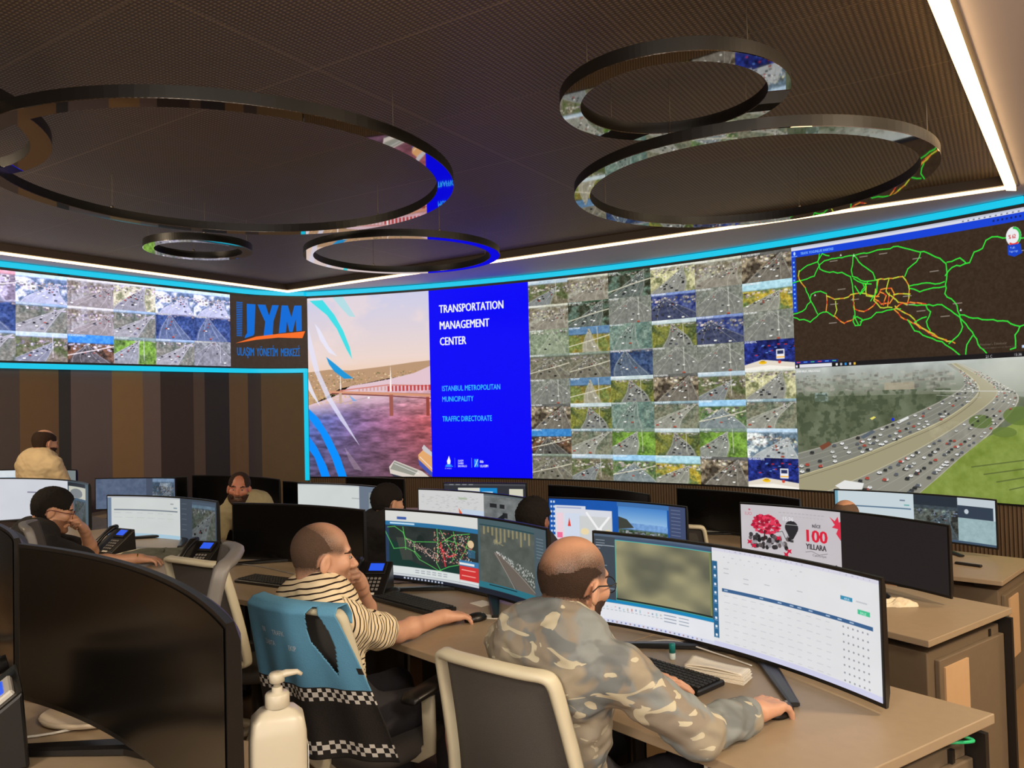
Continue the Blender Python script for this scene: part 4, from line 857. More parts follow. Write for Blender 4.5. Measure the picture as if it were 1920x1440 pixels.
def desk(poly, z, zf, label, end_panel=False, legs=True, th=.028):
    """poly: near-left, near-right, far-right, far-left (x, y)"""
    P = [V(*p, 0) for p in poly]; c = sum(P, V(0, 0, 0))/len(P)
    t = thing('desk', label, 'desk', (c.x, c.y, zf), 0, 'rows of control room desks')
    L = [(p-c) for p in P]; mb = MB(); mb.prism([(p.x, p.y) for p in L], z-zf-th, z-zf); bev(mb.build('tabletop', DESK, t), .003)
    nl, nr, fr, fl = L; lerp = lambda a, b, u: a+(b-a)*u
    zt = z-zf-th
    # modesty panel under the far edge
    a, b = lerp(fl, nl, .16), lerp(fr, nr, .16); d = (b-a).normalized(); nn = V(-d.y, d.x, 0)*.018
    a2, b2 = a+d*.05, b-d*.05; mb = MB(); mb.hexa([(*(a2).xy, .18), (*(b2).xy, .18), (*(b2+nn).xy, .18), (*(a2+nn).xy, .18)], [(*(a2).xy, zt-.06), (*(b2).xy, zt-.06), (*(b2+nn).xy, zt-.06), (*(a2+nn).xy, zt-.06)]); mb.build('modesty_panel', DARKM, t)
    for u in (.12, .88):
        p = lerp(lerp(nl, nr, u), lerp(fl, fr, u), .55); q0, q1 = lerp(lerp(nl, nr, u), lerp(fl, fr, u), .12), lerp(lerp(nl, nr, u), lerp(fl, fr, u), .9)
        mb = MB(); mb.sweep([(p.x, p.y, .03), (p.x, p.y, zt)], .035, .025, 8, pw=.5); mb.sweep([(q0.x, q0.y, .02), (q1.x, q1.y, .02)], .035, .018, 8, up=(0, 0, 1), pw=.5)
        mb.sweep([(q0.x, q0.y, zt-.02), (q1.x, q1.y, zt-.02)], .03, .018, 8, up=(0, 0, 1), pw=.5); mb.build('leg', DARKM, t)
    return t, c
def side_cabinet(A, B, zt, zf, depth, label, inl=(.3, .62, .12, .62)):
    """free standing end unit: A near corner, B far corner of its outer face; depth toward the row"""
    A, B = V(*A, 0), V(*B, 0); m = (A+B)/2; w = (B-A).length; rz = math.atan2(B.y-A.y, B.x-A.x)
    t = thing('side_cabinet', label, 'cabinet', (m.x, m.y, zf), rz, 'end cabinets of the desk rows'); h = zt-zf
    mb = MB(); mb.box((0, depth/2, h/2), (w, depth, h)); bev(mb.build('body', CAB, t), .004)
    mb = MB(); mb.box((.03, -.011, h/2-.02), (w-.06, .022, h-.04)); bev(mb.build('outer_panel', CAB, t), .004)
    mb = MB(); mb.box((-w/2+inl[0]*w+(inl[1]-inl[0])*w/2, -.026, h*(inl[2]+inl[3])/2+.02), ((inl[1]-inl[0])*w, .008, h*(inl[3]-inl[2]))); mb.build('pale_inlay', CABIN, t)
    mb = MB(); mb.box((w/2+.012, depth/2-.03, h/2+.02), (.018, depth+.05, h+.03)); mb.build('edge_panel', DARKM, t)
    mb = MB(); mb.box((w*.1, depth/2, h+.012), (w*.75, depth*.7, .02), bev=.004); mb.build('cable_tray', DARKM, t)
    return t
def office_chair(loc, rz, label, name='office_chair', zf=0, back=.98, wt=.37, wb=.45, lean=.09, arms=True, frame=CREAM, bz=.55, scale=1):
    """local +y is where the sitter looks; seat centre at the origin"""
    t = thing(name, label, 'chair', (loc[0], loc[1], zf), rz, 'office chairs at the desks'); h = back-zf; sz = .46
    yb = -.24; zb = bz
    def bp(u, v, extra=0):      # u -1..1, v 0 bottom..1 top
        wd = (wb+(wt-wb)*v)/2; return V(u*wd, yb-lean*max(0, v)**1.3*1.1-.035*(1-u*u)*(.5+.5*v)+extra, zb+(h-zb)*v)
    out = [bp(-1, 0), bp(-1, .3), bp(-1, .6), bp(-1, .86), bp(-.985, .95), bp(-.9, .99), bp(-.6, 1.0), bp(0, 1.012), bp(.6, 1.0), bp(.9, .99), bp(.985, .95), bp(1, .86), bp(1, .6), bp(1, .3), bp(1, 0), bp(.9, -.06), bp(.5, -.08), bp(0, -.085), bp(-.5, -.08), bp(-.9, -.06)]
    loop = catmull(out, 5, True)
    mb = MB(); mb.sweep(loop, .012, .021, 10, closed=True, up=(0, 1, .12), pw=.6); mb.build('back_frame', frame, t, True)
    mb = MB(); mb.grid(lambda u, v: bp((u*2-1)*.97, v*1.0*.995-.03*(1-v), .012), 14, 14); o = mb.build('back_mesh', GREYM, t, True); s = o.modifiers.new('s', 'SOLIDIFY'); s.thickness = .012
    mb = MB(); mb.sweep([(0, -.05, .40), (0, -.2, .41), (0, yb-.05, .5), (0, yb-.06, zb+.1)], [.045, .045, .04, .035], [.02, .02, .018, .014], 10, up=(1, 0, 0), pw=.7); mb.build('back_bracket', frame, t, True)
    mb = MB(); mb.lathe([(.02, 0), (.22, .005), (.245, .03), (.24, .06), (.2, .078), (.02, .085)], (0, .02, sz-.06), 32, 1, 1.0, .75); mb.build('seat', GREYM, t, True)
    mb = MB(); mb.lathe([(.045, .1), (.03, .11), (.025, sz-.06), (.05, sz-.055)], (0, 0, 0), 14); mb.build('gas_lift', DARKM, t, True)
    for k in range(5):
        a = k*2*math.pi/5+.3; d = V(math.cos(a), math.sin(a), 0); mb = MB()
        mb.sweep([d*.03+V(0, 0, .115), d*.16+V(0, 0, .1), d*.3+V(0, 0, .07)], [.03, .024, .016], [.018, .016, .012], 8, up=(0, 0, 1), pw=.7); b = mb.build('base_arm', frame, t, True)
        mb = MB(); c = d*.3; e = V(-d.y, d.x, 0)*.012; mb.sweep([c+e-e*2+V(0, 0, .03), c+e+V(0, 0, .03)], .03, .03, 14); mb.build('caster', BLACK, b, True)
    if arms:
        for s in (-1, 1):
            x = s*.27; mb = MB(); mb.sweep([(s*.1, 0, .405), (s*.22, 0, .41), (x, 0, .44), (x, 0, .5), (x, -.005, .63)], [.026]*5, [.014]*5, 10, up=(0, 1, 0), pw=.6); a = mb.build('armrest', frame, t, True)
            mb = MB(); mb.sweep([(x, -.12, .64), (x, -.1, .65), (x, .1, .655), (x, .13, .645)], [.03, .04, .04, .03], [.008, .014, .014, .008], 10, up=(0, 0, 1), pw=.6); mb.build('armrest_pad', BLACK, a, True)
    if scale != 1: t.scale = (scale,)*3
    return t
LCD = mat('phone_lcd', (10, 14, 60), .3, emit=(40, 90, 230), es=1.0); LCD.cycles.emission_sampling = 'NONE'
def desk_phone(x, y, z, rz, label, pale=False):
    t = thing('desk_phone', label, 'telephone', (x, y, z), rz, 'desk telephones'); c = BLACK if not pale else mat('phone_silver', (190, 186, 176), .4, noise=.04)
    a = math.radians(38); M = Matrix.Rotation(a, 3, 'X')
    mb = MB(); s = [(-.1, 0, 0), (.1, 0, 0), (.1, .18, 0), (-.1, .18, 0)]; e = [(-.1, 0, .015), (.1, 0, .015), (.1, .17, .14), (-.1, .17, .14)]; mb.hexa(s, e); bev(mb.build('base', BLACK, t), .006)
    mb = MB(); nrm = V(0, -math.sin(math.atan2(.125, .17)), math.cos(math.atan2(.125, .17))); M = Matrix.Rotation(math.atan2(.125, .17), 3, 'X')
    pt = lambda x, s_, hh=.004: V(x, 0, .015)+M @ V(0, s_, 0)+nrm*hh
    mb.box(pt(.03, .16), (.1, .075, .012), M, .003); bz = mb.build('display_bezel', c, t); mb = MB(); mb.box(pt(.03, .162, .011), (.07, .045, .002), M); mb.build('display', LCD, bz)
    mb = MB()
    for i in range(4):
        for j in range(4): mb.box(pt(.0+i*.02, .03+j*.022, .004), (.014, .014, .006), M, .002)
    mb.build('keypad', GREYP if not pale else DARKM, t)
    h = MB(); h.sweep([pt(-.065, .0, .02), pt(-.065, .03, .034), pt(-.065, .1, .038), pt(-.065, .17, .034), pt(-.065, .205, .02)], [.022, .024, .017, .024, .022], [.012, .016, .01, .016, .012], 12, up=tuple(nrm), pw=.7); h.build('handset', BLACK, t, True)
    mb = MB(); mb.box(pt(.03, .005, .002), (.05, .012, .002), M); mb.build('paper_strip', PAPER, t)
    return t
KEYM = mat('key_black', (30, 28, 27), .5, noise=.1)
def keyboard(x, y, z, rz, label, w=.44, d=.14):
    t = thing('keyboard', label, 'keyboard', (x, y, z), rz, 'keyboards on the desks')
    mb = MB(); mb.box((0, 0, .009), (w, d, .018), bev=.004); mb.build('case', BLACK, t); mb = MB(); nr = 6; p = .019
    nx = int((w-.02)/p)
    for j in range(nr):
        for i in range(nx):
            if j == 0 and 4 <= i <= 9: continue
            mb.box((-w/2+.012+p*(i+.5), -d/2+.012+(d-.02)/nr*(j+.5), .0205), (p*.84, (d-.02)/nr*.82, .006), bev=.0015)
    mb.box((-w/2+.012+p*7, -d/2+.012+(d-.02)/nr*.5, .0205), (p*6*.95, (d-.02)/nr*.82, .006), bev=.0015); mb.build('keys', KEYM, t)
    return t
def mouse(x, y, z, rz, label):
    t = thing('computer_mouse', label, 'mouse', (x, y, z), rz, 'computer mice'); mb = MB()
    mb.lathe([(.004, 0), (.03, .001), (.031, .01), (.026, .022), (.014, .03), (.003, .033)], (0, 0, 0), 20, 1, 1.75); mb.build('shell', BLACK, t, True)
    mb = MB(); mb.sweep([(0, .025, .026), (0, .04, .022)], .004, .006, 8); mb.build('scroll_wheel', GREYP, t, True); return t
def cable(pts, label, r=.003, m=None, cat='cable'):
    c = catmull(pts, 6); o = V(*c[0]); mb = MB(); mb.sweep([p-o for p in c], r, r, 6); ob = mb.build('cable', m or WIREM, None, True); ob.location = o; return tag(ob, label, cat)
def paper(x, y, z, rz, w, d, label, m=None, name='note_paper'):
    mb = MB(); mb.box((0, 0, .001), (w, d, .002)); mb.box((w*.04, d*.03, .0026), (w*.98, d*.97, .0012), Matrix.Rotation(.05, 3, 'Z')); o = mb.build(name, m or PAPER); o.location = (x, y, z); o.rotation_euler = (0, 0, rz); return tag(o, label, 'paper')
# ---------------------------------------------------------------- people: smooth implicit bodies meshed with surface nets
class Sdf:
    def __init__(s, lo, hi, h):
        s.lo = np.array(lo, float); s.h = h; s.n = np.ceil((np.array(hi)-s.lo)/h).astype(int)+1; s.f = np.full(s.n, .2, np.float32)
    def _sub(s, lo, hi, m):
        a = np.clip(((np.array(lo)-m-s.lo)/s.h).astype(int), 0, s.n); b = np.clip(((np.array(hi)+m-s.lo)/s.h).astype(int)+2, 0, s.n)
        if (b <= a).any(): return None
        ax = [(s.lo[i]+s.h*np.arange(a[i], b[i])).astype(np.float32) for i in range(3)]
        return tuple(slice(a[i], b[i]) for i in range(3)), ax[0][:, None, None], ax[1][None, :, None], ax[2][None, None, :]
    def _put(s, sl, d, k, op):
        f = s.f[sl]
        if op == 'sub': d = -d; h = np.clip(.5+.5*(f-d)/-k, 0, 1) if False else np.maximum(k-np.abs(f-d), 0)/k; s.f[sl] = np.maximum(f, d)+h*h*k*.25
        else: h = np.maximum(k-np.abs(f-d), 0)/k; s.f[sl] = np.minimum(f, d)-h*h*k*.25
    def cap(s, a, b, r1, r2=None, k=.01, op='add'):
        r2 = r1 if r2 is None else r2; a = np.array(a, float); b = np.array(b, float); r = max(r1, r2)
        q = s._sub(np.minimum(a, b)-r, np.maximum(a, b)+r, k+s.h*2)
        if q is None: return s
        sl, X, Y, Z = q; e = b-a; L = e @ e+1e-12; X = X-a[0]; Y = Y-a[1]; Z = Z-a[2]
        t = np.clip((X*e[0]+Y*e[1]+Z*e[2])/L, 0, 1); d = np.sqrt((X-t*e[0])**2+(Y-t*e[1])**2+(Z-t*e[2])**2)-(r1+(r2-r1)*t)
        s._put(sl, d, k, op); return s
    def ell(s, c, R, r, k=.01, op='add'):
        c = np.array(c, float); r = np.array(r, float); m = r.max(); q = s._sub(c-m, c+m, k+s.h*2)
        if q is None: return s
        sl, X, Y, Z = q; X = X-c[0]; Y = Y-c[1]; Z = Z-c[2]; R = np.array(R)
        u = [(X*R[0, i]+Y*R[1, i]+Z*R[2, i]) for i in range(3)]
        k0 = np.sqrt(sum((u[i]/r[i])**2 for i in range(3))); k1 = np.sqrt(sum((u[i]/r[i]**2)**2 for i in range(3)))+1e-6
        s._put(sl, k0*(k0-1)/k1, k, op); return s
    def chain(s, P, R, k=.01):
        for i in range(len(P)-1): s.cap(P[i], P[i+1], R[i], R[i+1], k)
        return s
    def mesh(s):
        f = s.f; sg = f < 0; n = f.shape
        c = np.zeros(tuple(x-1 for x in n), np.uint8)
        offs = [(i, j, k) for i in (0, 1) for j in (0, 1) for k in (0, 1)]
        for (i, j, k) in offs: c += sg[i:n[0]-1+i, j:n[1]-1+j, k:n[2]-1+k]
        I = np.argwhere((c > 0) & (c < 8)); idx = -np.ones(c.shape, np.int32); idx[tuple(I.T)] = np.arange(len(I))
        val = {o: f[I[:, 0]+o[0], I[:, 1]+o[1], I[:, 2]+o[2]] for o in offs}
        acc = np.zeros((len(I), 3)); cnt = np.zeros(len(I))
        for o in offs:
            for ax in range(3):
                if o[ax]: continue
                p = list(o); p[ax] = 1; p = tuple(p); a, b = val[o], val[p]; m = (a < 0) != (b < 0)
                t = a/(a-b+1e-20); pt = np.tile(np.array(o, float), (len(I), 1)); pt[:, ax] = t; acc[m] += pt[m]; cnt[m] += 1
        v = s.lo+s.h*(I+acc/np.maximum(cnt, 1)[:, None]); F = []
        for ax in range(3):
            b, d = (ax+1) % 3, (ax+2) % 3; sl0 = [slice(1, -1)]*3; sl0[ax] = slice(0, -1); sl1 = list(sl0); sl1[ax] = slice(1, None)
            a0 = sg[tuple(sl0)]; a1 = sg[tuple(sl1)]
            for flip, M in ((False, a0 & ~a1), (True, ~a0 & a1)):
                E = np.argwhere(M)
                if not len(E): continue
                for q in (b, d): E[:, q] += 1
                g = lambda db, dd: idx[tuple((E - np.array([db if q == b else dd if q == d else 0 for q in range(3)])).T)]
                quad = np.stack([g(0, 0), g(1, 0), g(1, 1), g(0, 1)], 1); F.append(quad[:, ::-1] if flip else quad)
        F = np.concatenate(F); F = F[(F >= 0).all(1)]; return v, F
def np_mesh(name, v, F):
    me = bpy.data.meshes.new(name); me.vertices.add(len(v)); me.vertices.foreach_set('co', v.astype(np.float32).ravel())
    me.loops.add(F.size); me.loops.foreach_set('vertex_index', F.astype(np.int32).ravel()); me.polygons.add(len(F))
    me.polygons.foreach_set('loop_start', np.arange(len(F), dtype=np.int32)*4); me.polygons.foreach_set('loop_total', np.full(len(F), 4, np.int32))
    me.polygons.foreach_set('use_smooth', np.ones(len(F), bool)); me.update(calc_edges=True); return me
def smooth(v, F, it=1, lam=.5):
    for _ in range(it):
        acc = np.zeros_like(v); cnt = np.zeros(len(v))
        for i in range(4):
            a, b = F[:, i], F[:, (i+1) % 4]
            for x in range(3): acc[:, x] += np.bincount(a, v[b, x], len(v))+np.bincount(b, v[a, x], len(v))
            cnt += np.bincount(a, minlength=len(v))+np.bincount(b, minlength=len(v))
        v = v*(1-lam)+lam*acc/np.maximum(cnt, 1)[:, None]
    return v
def normals(v, F):
    n = np.cross(v[F[:, 2]]-v[F[:, 0]], v[F[:, 3]]-v[F[:, 1]]); N = np.zeros_like(v)
    for i in range(4):
        for x in range(3): N[:, x] += np.bincount(F[:, i], n[:, x], len(v))
    return N/(np.linalg.norm(N, axis=1)[:, None]+1e-12)
def wav(p, s, seed=0):
    a = p*s; r = np.random.default_rng(seed).random(9)*6
    return (np.sin(a[:, 0]*1.3+2*np.sin(a[:, 2]*.9+r[0])+r[1])+np.sin(a[:, 2]*1.7+1.6*np.sin(a[:, 1]*1.1+r[2])+r[3])+np.sin(a[:, 1]*1.5+a[:, 0]*.8+1.5*np.sin(a[:, 2]*.7+r[4])+r[5]))/3
def nrm(v): v = np.array(v, float); return v/np.linalg.norm(v)
def skin(name='skin', c=(198, 148, 118), fz=(86, 62, 46)):
    new = name not in MATS; m = mat(name, c, .5, noise=.1, nscale=28, bump=.06, bscale=160); nt = m.node_tree; N = nt.nodes; L = nt.links; b = N['Principled BSDF']
    if not new: return m
    b.inputs['Subsurface Weight'].default_value = .1; b.inputs['Subsurface Radius'].default_value = (.010, .005, .003); b.inputs['Subsurface Scale'].default_value = 1
    src = b.inputs['Base Color'].links[0].from_socket; a = N.new('ShaderNodeAttribute'); a.attribute_name = 'fuzz'; tc = N.new('ShaderNodeTexCoord'); n = N.new('ShaderNodeTexNoise'); n.inputs['Scale'].default_value = 420; n.inputs['Detail'].default_value = 2; L.new(tc.outputs['Object'], n.inputs['Vector'])
    q = N.new('ShaderNodeMapRange'); q.inputs['From Min'].default_value = .35; q.inputs['From Max'].default_value = .65; q.inputs['To Min'].default_value = .75; q.inputs['To Max'].default_value = 1.1; L.new(n.outputs['Fac'], q.inputs['Value'])
    mu = N.new('ShaderNodeMath'); mu.operation = 'MULTIPLY'; mu.use_clamp = True; L.new(a.outputs['Fac'], mu.inputs[0]); L.new(q.outputs[0], mu.inputs[1])
    mx = N.new('ShaderNodeMix'); mx.data_type = 'RGBA'; L.new(mu.outputs[0], mx.inputs[0]); L.new(src, mx.inputs[6]); mx.inputs[7].default_value = (*srgb(fz), 1); L.new(mx.outputs[2], b.inputs['Base Color']); return m
def headM(yaw, pitch, roll=0):
    """yaw: compass in radians, 0 = +y, positive toward +x; pitch: down positive"""
    return np.array((Matrix.Rotation(-yaw, 3, 'Z') @ Matrix.Rotation(-pitch, 3, 'X') @ Matrix.Rotation(roll, 3, 'Y')))
def add_head(S, c, M, k=1.0, neck=None, nr=.056):
    P = lambda x, y, z: np.array(c)+M @ np.array([x, y, z])*k
    E = lambda x, y, z, a, b, d, kk=.015, op='add', R=None: S.ell(P(x, y, z), M if R is None else M @ R, np.array([a, b, d])*k, kk, op)
    if neck is not None: S.cap(P(0, -.022, -.04), neck, nr, nr+.008, .03); S.cap(P(0, -.05, -.02), np.array(neck)+[0, 0, -.02], .045, .06, .03)
    E(0, -.014, .045, .075, .096, .082, .02); E(0, -.045, .025, .068, .062, .066, .02); E(0, .03, -.012, .062, .064, .085, .02)
    for s in (-1, 1):
        S.cap(P(s*.05, .0, -.05), P(s*.012, .07, -.088), .022, .02, .02); E(s*.043, .062, -.012, .022, .022, .022, .02)
    S.cap(P(-.035, .074, .032), P(.035, .074, .032), .014, .014, .014)
    for s in (-1, 1): E(s*.031, .097, .008, .015, .013, .01, .01, 'sub')
    E(0, .083, -.09, .02, .016, .016, .012)
    S.cap(P(0, .086, .018), P(0, .112, -.022), .0065, .0125, .01)
    for s in (-1, 1): E(s*.012, .1, -.026, .009, .01, .008, .006)
    S.cap(P(-.02, .087, -.052), P(.02, .087, -.052), .0075, .0075, .006); S.cap(P(-.016, .087, -.063), P(.016, .087, -.063), .008, .008, .006)
    S.cap(P(-.024, .1, -.0572), P(.024, .1, -.0572), .003, .003, .003, 'sub')
    for s in (-1, 1):
        R = np.array(Matrix.Rotation(s*.35, 3, 'Z')) @ np.array(Matrix.Rotation(-.18, 3, 'X'))
        E(s*.079, -.008, -.004, .0085, .02, .033, .006, R=R); E(s*.086, .0, .0, .005, .010, .018, .004, 'sub', R=R)
    return P
def add_hand(S, w, fwd, up, side, curls=(.5, .5, .55, .6), spread=.06, thumb=(.6, .25), k=1.0, fl=1.0):
    """w wrist, fwd toward the knuckles, up out of the back of the hand; side +1 when the thumb is toward fwd x up; returns tips"""
    f = nrm(fwd); u = nrm(np.array(up)-f*np.dot(up, f)); s = np.cross(f, u)*side; w = np.array(w, float)
    Q = lambda a, b, c: w+(f*a+s*b+u*c)*k
    S.cap(Q(-.03, 0, 0), Q(.02, 0, 0), .026*k, .026*k, .015)
    kn = [(.088, .030), (.092, .009), (.086, -.012), (.077, -.031)]; ln = [.072, .080, .075, .058]
    S.cap(Q(.01, .01, -.002), Q(.06, .028, -.004), .017*k, .014*k, .02); S.cap(Q(.015, -.012, -.002), Q(.06, -.026, -.004), .015*k, .013*k, .02)
    for (a, b) in kn: S.cap(Q(.012, b*.6, 0), Q(a, b, .0), .0145*k, .0105*k, .012)
    tips = []
    for i, ((a, b), L) in enumerate(zip(kn, ln)):
        L *= fl; d0 = f+s*(spread*(1.5-i)); d0 = nrm(d0); p = Q(a, b, 0); an = curls[i]*.55; rr = [.0098, .0088, .008, .0068]
        for j, q in enumerate((.45, .31, .24)):
            d = d0*math.cos(an)-u*math.sin(an); n = p+d*L*q*k; S.cap(p, n, rr[j]*k, rr[j+1]*k, .0035 if j else .006); p = n; an += curls[i]*(.75 if j == 0 else .5)
        tips.append(p)
    p = Q(.022, .026, -.008); d = nrm(f*math.cos(thumb[0])+s*math.sin(thumb[0])-u*thumb[1])
    n = p+d*.038*k; S.cap(Q(.008, .012, -.006), p, .016*k, .014*k, .012); S.cap(p, n, .0135*k, .0115*k, .01); d2 = nrm(d*.9+f*.45-u*.1); n2 = n+d2*.03*k; S.cap(n, n2, .011*k, .0098*k, .005); d3 = nrm(d2+f*.3-u*.15); S.cap(n2, n2+d3*.024*k, .0098*k, .0075*k, .004)
    return tips
def sstep(x, a, b): t = np.clip((x-a)/(b-a), 0, 1); return t*t*(3-2*t)
def shell_from(name, v, F, N, w, off, m, parent, thr=.02):
    """cap of hair: faces of the body where weight w > thr, lifted along the normals"""
    keep = (w[F] > thr).all(1); Fk = F[keep]
    if not len(Fk): return None
    used = np.unique(Fk); mp = -np.ones(len(v), int); mp[used] = np.arange(len(used)); tx = 1+.22*wav(v[used], 260, 4)+.15*wav(v[used], 520, 7); vv = v[used]+N[used]*((off*w[used]*tx)-.0006)[:, None]
    return link(name, np_mesh(name, vv, mp[Fk]), m, parent)
def hair_mat(name, c): return mat(name, c, .75, noise=.35, nscale=240, bump=.6, bscale=420, spec=.25)
def tube_between(S, a, b, r1, r2, k=.02): S.cap(a, b, r1, r2, k)
def make_person(label, spec):
    """all points in world metres"""
    J = {k: np.array(v, float) for k, v in spec['J'].items()}; h = spec.get('h', .008); base = np.array([J['pelvis'][0], J['pelvis'][1], spec.get('zf', 0)])
    t = thing('person', label, 'person', tuple(base))
    sc = spec.get('k', 1.0); X = nrm(J['shR']-J['shL']); up = nrm(J['neck']-J['waist']); Y = nrm(np.cross(up, X)); Zz = np.cross(X, Y); T = np.stack([X, Y, Zz], 1)
    allp = np.array(list(J.values())); lo, hi = allp.min(0)-.2, allp.max(0)+.22
    hc = J['head']; M = headM(*spec['look'])
    S = Sdf(lo, hi, h); P = add_head(S, hc, M, spec.get('hk', 1.0), J['neck'], spec.get('nr', .056))
    ch = spec.get('bulk', 1.0); chest = J['neck']*.62+J['waist']*.38; ri = .015
    def torso(S, g, k=.04):
        S.ell(chest-Y*.0+Zz*.02, T, (.155*ch+g, .10*ch+g, .16+g), k); S.ell(J['waist'], T, (.13*ch+g, .10*ch+g, .15+g), .06)
        S.ell(J['pelvis'], T, (.142*ch+g, .11*ch+g, .11+g), .05); S.cap(J['neck']-Zz*.06, chest+Zz*.05, .058+g, .10+g, .05)
        for s_, sh in ((-1, J['shL']), (1, J['shR'])): S.cap(J['neck']-Zz*.055+X*s_*.03, sh, .036+g, .048+g, .04); S.ell(chest+X*s_*.085-Y*.04+Zz*.05, T, (.075+g, .07+g, .1+g), .05)
    torso(S, -ri)
    for s_ in 'LR':
        sh, el, wr = J['sh'+s_], J['el'+s_], J['wr'+s_]
        S.cap(sh, el, .045*sc, .036*sc, .025); m = el*.7+wr*.3; S.cap(el, m, .037*sc, .038*sc, .02); S.cap(m, wr, .037*sc, .0255*sc, .02)
        f, u, sd, cu = spec['hand'+s_][:4]; kw = spec['hand'+s_][4] if len(spec['hand'+s_]) > 4 else {}
        add_hand(S, wr, f, u, sd, cu, **kw)
        hp, kn, an = J['hip'+s_], J['kn'+s_], J['an'+s_]
        S.cap(hp, kn, .075, .052, .03); S.cap(kn, an, .05, .036, .02); S.cap(an, an+np.array([Y[0], Y[1], 0])*.16-[0, 0, .03], .036, .03, .02)
    v, F = S.mesh(); v = smooth(v, F, 1, .35); N = normals(v, F); L = (v-hc) @ M/spec.get('hk', 1.0)
    x, y, z = L[:, 0], L[:, 1], L[:, 2]; near = (np.linalg.norm(L, axis=1) < .16)
    noi = wav(L, 90, 3)*.004; me = np_mesh('body', v-base, F); fz = me.attributes.new('fuzz', 'FLOAT', 'POINT')
    if spec.get('fuzz'): fz.data.foreach_set('value', (np.clip(spec['fuzz'](x, y, z+noi), 0, 1)*near).astype(np.float32))
    body = link('body', me, spec.get('skin') or skin(), t)
    for hn, fn, off_, m in spec.get('hair', []):
        w = fn(x, y, z+noi, noi)*near
        shell_from(hn, v-base, F, N, w, off_, m, t, spec.get('thr', .02) if hn == 'hair' else .02)
    if spec.get('eyes', True):
        for s_ in (-1, 1):
            p = P(s_*.031, .0825, .008)-base; mb = MB(); mb.lathe([(.0012, -.0062), (.006, -.005), (.0095, 0), (.006, .005), (.0012, .0062)], tuple(p), 12); e = mb.build('eye', mat('eye_white', (150, 138, 128), .3, noise=.02), t, True)
            q = P(s_*.031, .0905, .008)-base; mb = MB(); mb.lathe([(.001, -.0042), (.004, 0), (.001, .0042)], tuple(q), 10); mb.build('iris', mat('iris_dark', (40, 26, 18), .2, noise=.02), e, True)
    def garment(name, build, m, disp, seed, scale=38, stripes=None, hg=None, it=1):
        S2 = Sdf(lo, hi, hg or h); build(S2); v2, F2 = S2.mesh(); v2 = smooth(v2, F2, it, .5); N2 = normals(v2, F2); r0 = v2.copy()
        v2 = v2+N2*(disp*(wav(v2, scale, seed)*.6+wav(v2, scale*2.1, seed+1)*.4))[:, None]
        me = np_mesh(name, v2-base, F2)
        if stripes is not None:
            a = me.attributes.new('stripe', 'FLOAT', 'POINT'); a.data.foreach_set('value', stripes(r0, N2).astype(np.float32))
        return link(name, me, m, t)
    sl = spec.get('sleeve', .55); g = spec.get('loose', .012)
    def b_shirt(S):
        torso(S, g)
        for s_ in 'LR':
            sh, el, wr = J['sh'+s_], J['el'+s_], J['wr'+s_]
            if sl <= 1: e = sh+(el-sh)*sl; S.cap(sh, e, .054*sc+g, .05*sc+g, .03)
            else:
                S.cap(sh, el, .054*sc+g, .047*sc+g, .03); e = el+(wr-el)*(sl-1); S.cap(el, e, .045*sc+g, .034*sc+g, .02)
        if spec.get('collar'):
            for i in range(18):
                a = i/18*2*math.pi; c0 = J['neck']+Zz*.012+(X*math.cos(a)*.066+Y*math.sin(a)*.07)+Zz*(-.02*math.sin(a)); a2 = (i+1)/18*2*math.pi; c1 = J['neck']+Zz*.012+(X*math.cos(a2)*.066+Y*math.sin(a2)*.07)+Zz*(-.02*math.sin(a2))
                S.cap(c0, c1, spec['collar'], spec['collar'], .015)
        cut = spec.get('hem')
        if cut is not None: S.ell(J['pelvis']-Zz*(cut+.25), T, (.4, .4, .25), .01, 'sub')
    garment('shirt', b_shirt, spec['shirt'], spec.get('wr', .004), 5, stripes=spec.get('stripes'))
    def b_pants(S):
        S.ell(J['pelvis'], T, (.17*ch, .135*ch, .13), .04)
        for s_ in 'LR':
            hp, kn, an = J['hip'+s_], J['kn'+s_], J['an'+s_]; S.cap(hp, kn, .09, .066, .03); S.cap(kn, an, .064, .052, .02)
    garment('trousers', b_pants, spec.get('pants') or mat('dark_trousers', (46, 44, 48), .85, noise=.1, bump=.2), .003, 9, hg=max(h, .008))
    for s_ in 'LR':
        an = J['an'+s_]; S3 = Sdf(an-.3, an+.3, .008); d = np.array([Y[0], Y[1], 0]); d = nrm(d); q = an-[0, 0, .045]; S3.cap(q-d*.03, q+d*.14, .04, .034, .03); S3.cap(an, q, .044, .042, .02)
        vv, FF = S3.mesh(); link('shoe', np_mesh('shoe', vv-base, FF), mat('shoe_black', (30, 28, 27), .5, noise=.1), t)
    t['_'] = 0; del t['_']
    return t, P, base
def spectacles(P, base, t, k=1.0, m=None):
    m = m or DARKM; mb = MB()
    for s in (-1, 1):
        loop = [P(s*.034+.026*math.cos(a)*1.05, .104-.006*abs(math.cos(a)), .004+.021*math.sin(a))-base for a in [i*math.pi/9 for i in range(18)]]
        mb.sweep(loop, .0014, .0014, 6, closed=True); mb.sweep([P(s*.062, .098, .012)-base, P(s*.083, .05, .012)-base, P(s*.088, -.01, .014)-base, P(s*.086, -.03, .0)-base], .0014, .0022, 6)
    mb.sweep([P(-.008, .104, .008)-base, P(0, .108, .012)-base, P(.008, .104, .008)-base], .0013, .0013, 6); mb.build('glasses', m, t, True)
